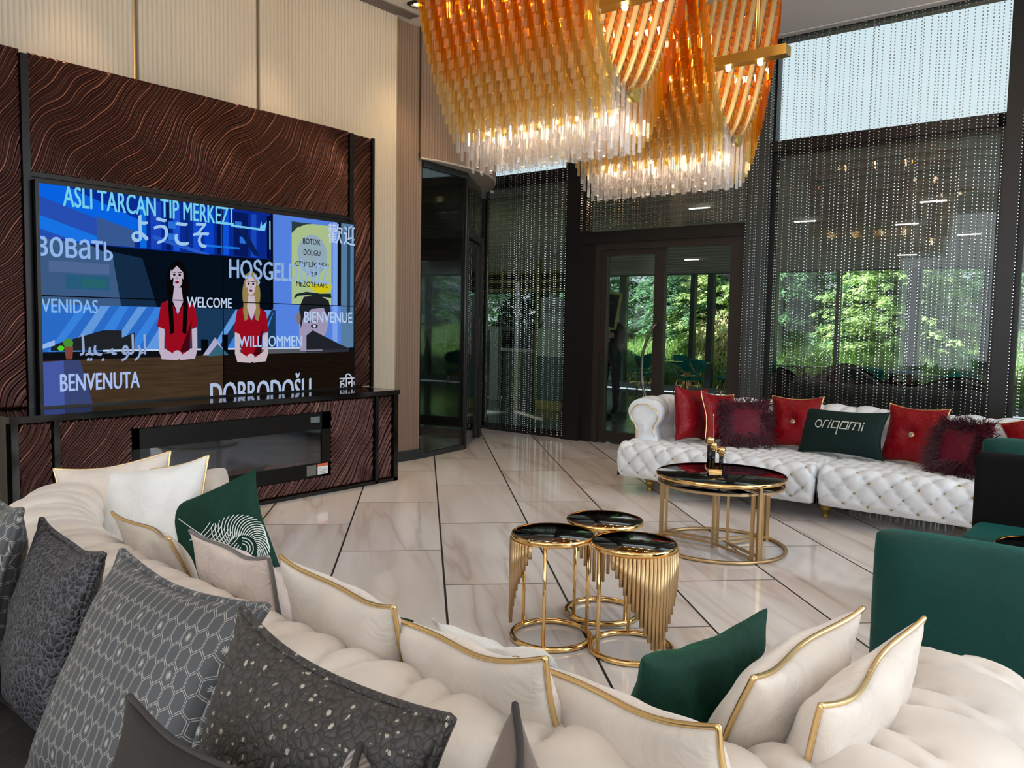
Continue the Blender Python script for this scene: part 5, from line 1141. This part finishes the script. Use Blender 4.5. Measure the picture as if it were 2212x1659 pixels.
# ---- black carved sofa outside the big bay
os_ = empty('carved_sofa', (9.4, 2.45, 0), 'black carved back sofa standing outside behind the bead curtain', 'sofa')
xp = [1.34, 1.42, 1.55, 1.68, 1.85, 2.02, 2.14, 2.24, 2.31, 2.36, 2.40, 2.46, 2.58, 2.74, 2.86, 3.02, 3.14, 3.22, 3.28, 3.34, 3.40, 3.50, 3.60, 3.68]
zp = [.80, .87, .93, .955, .93, .865, .845, .85, .89, .905, .87, .85, .93, 1.02, 1.045, 1.0, .90, .84, .83, .87, .85, .93, .965, .90]
yq = np.linspace(1.34, 3.68, 90); zq = np.interp(yq, xp, zp)
b = MB(); G = []
for sgn in (-1, 1): G.append(np.stack([np.c_[np.full(90, 9.52 + sgn * .045), yq, np.full(90, .3)], np.c_[np.full(90, 9.52 + sgn * .045), yq, zq - .03]], 1))
b.grid(G[0]); b.grid(G[1], flip=True); b.build('backrest', MT['ornv'], os_)
b = MB(); b.tube(np.c_[np.full(90, 9.52), yq, zq - .02], .048, 8); b.sphere((9.50, 2.34, .90), (.05, .07, .06)); b.sphere((9.50, 3.30, .87), (.05, .06, .06)); b.build('carved_rail', MT['carved'], os_)
b = MB(); b.box((9.50, 2.86, .99), (.06, .10, .09)); b.sphere((9.49, 2.80, .93), .035); b.sphere((9.49, 2.92, .93), .035); b.build('crest', MT['carved'], os_)
rbox('seat', (8.85, 1.4, .22), (9.5, 3.6, .5), .06, MT['ornv'], os_)
for y in (1.36, 3.64):
    b = MB(); b.tube(smoothpath([(9.5, y, .62), (9.15, y, .66), (8.88, y, .64), (8.82, y, .56), (8.88, y, .50), (8.9, y, .2)], 20), .05, 8); b.build('armrest', MT['carved'], os_)
for x, y in ((8.9, 1.45), (8.9, 3.55), (9.48, 1.45), (9.48, 3.55)):
    b = MB(); b.tube([(x, y, .25), (x - .02, y, .1), (x, y, 0)], [.04, .025, .035], 8); b.build('leg', MT['carved'], os_)

# ---- waiter figure holding a chalkboard, just inside the terrace behind the door
fg = empty('waiter_statue', (11.15, 6.97, 0), 'life size figure of a waiter in black holding up a chalkboard behind the door', 'statue')
def skin_body(name, verts, edges, radii, m, parent, lv=2):
    me = bpy.data.meshes.new(name); me.from_pydata(verts, edges, []); o = bpy.data.objects.new(name, me); COL.objects.link(o); o.parent = parent
    o.modifiers.new('s', 'SKIN'); sv = me.skin_vertices[0].data
    for i, r_ in enumerate(radii): sv[i].radius = (r_, r_) if np.isscalar(r_) else r_
    sv[0].use_root = True; sd = o.modifiers.new('d', 'SUBSURF'); sd.levels = sd.render_levels = lv
    me.materials.append(m); return o
# local frame: x to the viewer's side (-X world), y = world Y
Vb = [(0, 0, .95), (0, 0, 1.12), (0, 0, 1.30), (0, 0, 1.43), (0, 0, 1.52), (-.02, 0, 1.60), (-.01, 0, 1.74),
      (0, -.10, .90), (0, -.11, .52), (0, -.12, .12), (-.10, -.13, .06), (0, .10, .90), (0, .11, .52), (0, .12, .12), (-.10, .13, .06),
      (0, -.19, 1.40), (-.10, -.26, 1.16), (-.26, -.22, 1.27), (0, .19, 1.40), (-.08, .27, 1.14), (-.24, .14, 1.10)]
Eb = [(0, 1), (1, 2), (2, 3), (3, 4), (4, 5), (5, 6), (0, 7), (7, 8), (8, 9), (9, 10), (0, 11), (11, 12), (12, 13), (13, 14), (3, 15), (15, 16), (16, 17), (3, 18), (18, 19), (19, 20)]
rad = [.15, .14, .155, .10, .055, .085, .075, .095, .068, .048, .042, .095, .068, .048, .042, .068, .046, .034, .068, .046, .034]
skin_body('body', Vb, Eb, rad, MT['cloth'], fg)
b = MB(); b.sphere((-.03, 0, 1.66), (.088, .078, .118), 16, 12); b.sphere((-.115, 0, 1.655), (.018, .016, .022), 8, 6); b.sphere((-.02, .078, 1.65), (.02, .012, .03), 8, 6); b.sphere((-.02, -.078, 1.65), (.02, .012, .03), 8, 6); b.build('head', MT['skin'], fg, world=False)
b = MB(); b.sphere((-.012, 0, 1.70), (.092, .084, .095), 14, 9); b.build('hair', MT['hair'], fg, world=False)
b = MB(); b.box((-.135, 0, 1.30), (.05, .12, .24)); b.build('shirt_front', MT['shirt'], fg, world=False)
for s_, (hx_, hy_, hz_) in ((-1, (-.30, -.20, 1.28)), (1, (-.28, .12, 1.10))):
    b = MB(); b.sphere((hx_, hy_, hz_), (.035, .042, .05), 10, 8)
    for k in range(4): b.tube(smoothpath([(hx_ - .01, hy_ - .03 + .02 * k, hz_ + .03), (hx_ - .055, hy_ - .03 + .02 * k, hz_ + .04 - .004 * abs(k - 1)), (hx_ - .075, hy_ - .03 + .02 * k, hz_ + .005)], 8), [.010] * 6 + [.009, .007], 6)
    b.tube(smoothpath([(hx_, hy_ + .035 * s_, hz_), (hx_ - .04, hy_ + .05 * s_, hz_ - .01), (hx_ - .065, hy_ + .03 * s_, hz_ + .01)], 8), [.011] * 6 + [.010, .008], 6)
    b.build('hand', MT['skin'], fg, world=False)
b = MB(); b.box((-.03, 0, .03), (.46, .42, .06)); b.build('base', MT['black'], fg, world=False)
# chalkboard on a pole in front of the figure
cb = empty('chalkboard', (10.65, 6.77, 0), 'chalkboard with a lime frame on a thin pole behind the door', 'chalkboard')
rotb = Matrix.Rotation(R(14), 3, 'Z') @ Matrix.Rotation(R(9), 3, 'X')
b = MB(); b.box((10.64, 6.77, 1.67), (.02, .40, .50), 0, rotb); b.build('board', MT['chalk'], cb)
b = MB()
for dy, dz, sy_, sz_ in ((-.21, 0, .03, .56), (.21, 0, .03, .56), (0, .265, .45, .03), (0, -.265, .45, .03)): b.box(Vector((10.64, 6.77, 1.67)) + rotb @ Vector((0, dy, dz)), (.035, sy_, sz_), 0, rotb)
b.build('frame', MT['limef'], cb)
b = MB()
for k in range(5): b.box(Vector((10.63, 6.77, 1.67)) + rotb @ Vector((-.006, -.02 + .02 * (k % 2), .10 - .06 * k)), (.004, .20 - .03 * (k % 3), .008), 0, rotb @ Matrix.Rotation(.12 * (k - 2), 3, 'X'))
b.build('chalk_scrawl', mat('chalk_white', '#6f7670', .9), cb)
b = MB(); b.rod((10.66, 6.80, 0), (10.66, 6.80, 1.45), .014, 8); b.lathe([(0, .02), (.16, .02), (.17, 0), (0, 0)], 20, (10.66, 6.80, 0)); b.build('pole', MT['blackm'], cb)

# ---- bar corner behind the left bead curtain
bar = empty('bar_counter', (12.0, 10.0, 0), 'pale bar counter with dark glass fronts behind the left bead curtain', 'counter')
b = MB(); b.bb((11.7, 9.75, 1.30), (12.6, 12.2, 1.37)); b.bb((11.7, 9.75, 0), (11.8, 9.95, 1.3)); b.build('frame', MT['counter'], bar)
b = MB(); b.bb((11.78, 9.9, .05), (12.6, 12.2, 1.3)); b.build('front', MT['countd'], bar)
MB().bb((11.70, 10.1, .45), (11.79, 11.2, 1.1)).build('glass_front', MT['dglass'], bar)
b2 = empty('bar_unit', (12.0, 9.3, 0), 'lower bar unit with a stone shelf right of the pale counter', 'bar unit')
b = MB(); b.bb((11.8, 9.05, 0), (12.5, 9.72, .92)); b.build('body', MT['alug'], b2); MB().bb((11.72, 9.0, .92), (12.5, 9.74, .98)).build('shelf', MT['counter'], b2); MB().bb((12.1, 9.05, .98), (12.5, 9.7, 1.32)).build('back_panel', MT['countd'], b2)
pt = empty('partition', (11.0, 8.35, 0), 'green and pale striped partition on a yellow plinth by the dark column', 'partition')
MB().bb((11.0, 7.75, .9), (11.06, 8.32, 1.36)).build('upper_panel', MT['pale'], pt); MB().bb((11.0, 7.75, .16), (11.06, 8.32, .9)).build('lower_panel', MT['greenp'], pt); MB().bb((10.98, 7.73, 0), (11.08, 8.34, .16)).build('plinth', MT['yellowp'], pt); MB().bb((10.98, 8.32, 0), (11.08, 8.36, 2.5)).build('post', MT['olive'], pt)
ac = empty('air_conditioner', (13.2, 9.25, 0), 'white standing air conditioner with a grille behind the left bead curtain', 'air conditioner')
b = MB(); b.bb((13.0, 8.95, 0), (13.4, 9.75, 1.95)); b.build('body', MT['white_p'], ac)
for k in range(7): MB().bb((12.985, 9.05, 1.60 + k * .042), (13.0, 9.65, 1.615 + k * .042)).build('louvre', MT['alug'], ac)
for i, (y, kind) in enumerate(((9.55, 0), (9.28, 0), (8.55, 1))):
    if kind == 0: pr_ = [(0, .0), (.05, 0), (.03, .02), (.075, .08), (.085, .15), (.07, .2), (.075, .21), (.06, .2), (.07, .14), (0, .03)]
    else: pr_ = [(0, 0), (.07, 0), (.03, .03), (.025, .12), (.06, .15), (.19, .21), (.20, .23), (.18, .22), (0, .16)]
    x = 12.3 if kind == 0 else 11.04; z = 1.32 if kind == 0 else 1.36
    tag(MB().lathe(pr_, 20, (x, y, z)).build('bowl' if kind else 'urn', MT['steel'], None, (x, y, z)), ('small dark urn on the bar, left of two', 'small dark urn on the bar, right of two', 'wide footed bowl on top of the pale partition')[i], 'bowl' if kind else 'urn')
cn = empty('bar_canopy', (12.2, 10.2, 2.1), 'olive gold lattice canopy hanging above the bar', 'canopy')
b = MB()
for z in (2.02, 2.18, 2.34): b.bb((11.9, 8.3, z), (11.95, 12.2, z + .05)); b.bb((12.6, 8.3, z), (12.65, 12.2, z + .05))
b.build('rail', MT['olive'], cn); b = MB()
for k in range(11): b.bb((11.9, 8.35 + k * .37, 2.0), (12.65, 8.39 + k * .37, 2.40))
b.build('slat', MT['olive'], cn)
b = MB()
for y in (8.4, 12.1): b.rod((12.3, y, 2.4), (12.3, y, roofz(12.3) + .1), .015, 8)
b.build('hanger', MT['olive'], cn)
pg = shrub((13.6, 10.6, .3), 1.9, .6, 1700, MT['ivy'], 'leafy potted plant behind the bar counter', .12, 77, 'indoor plants'); b = MB(); b.lathe([(0, .3), (.24, .3), (.26, .32), (.20, -.3), (0, -.3)], 20); b.build('pot', MT['countd'], pg, world=False)
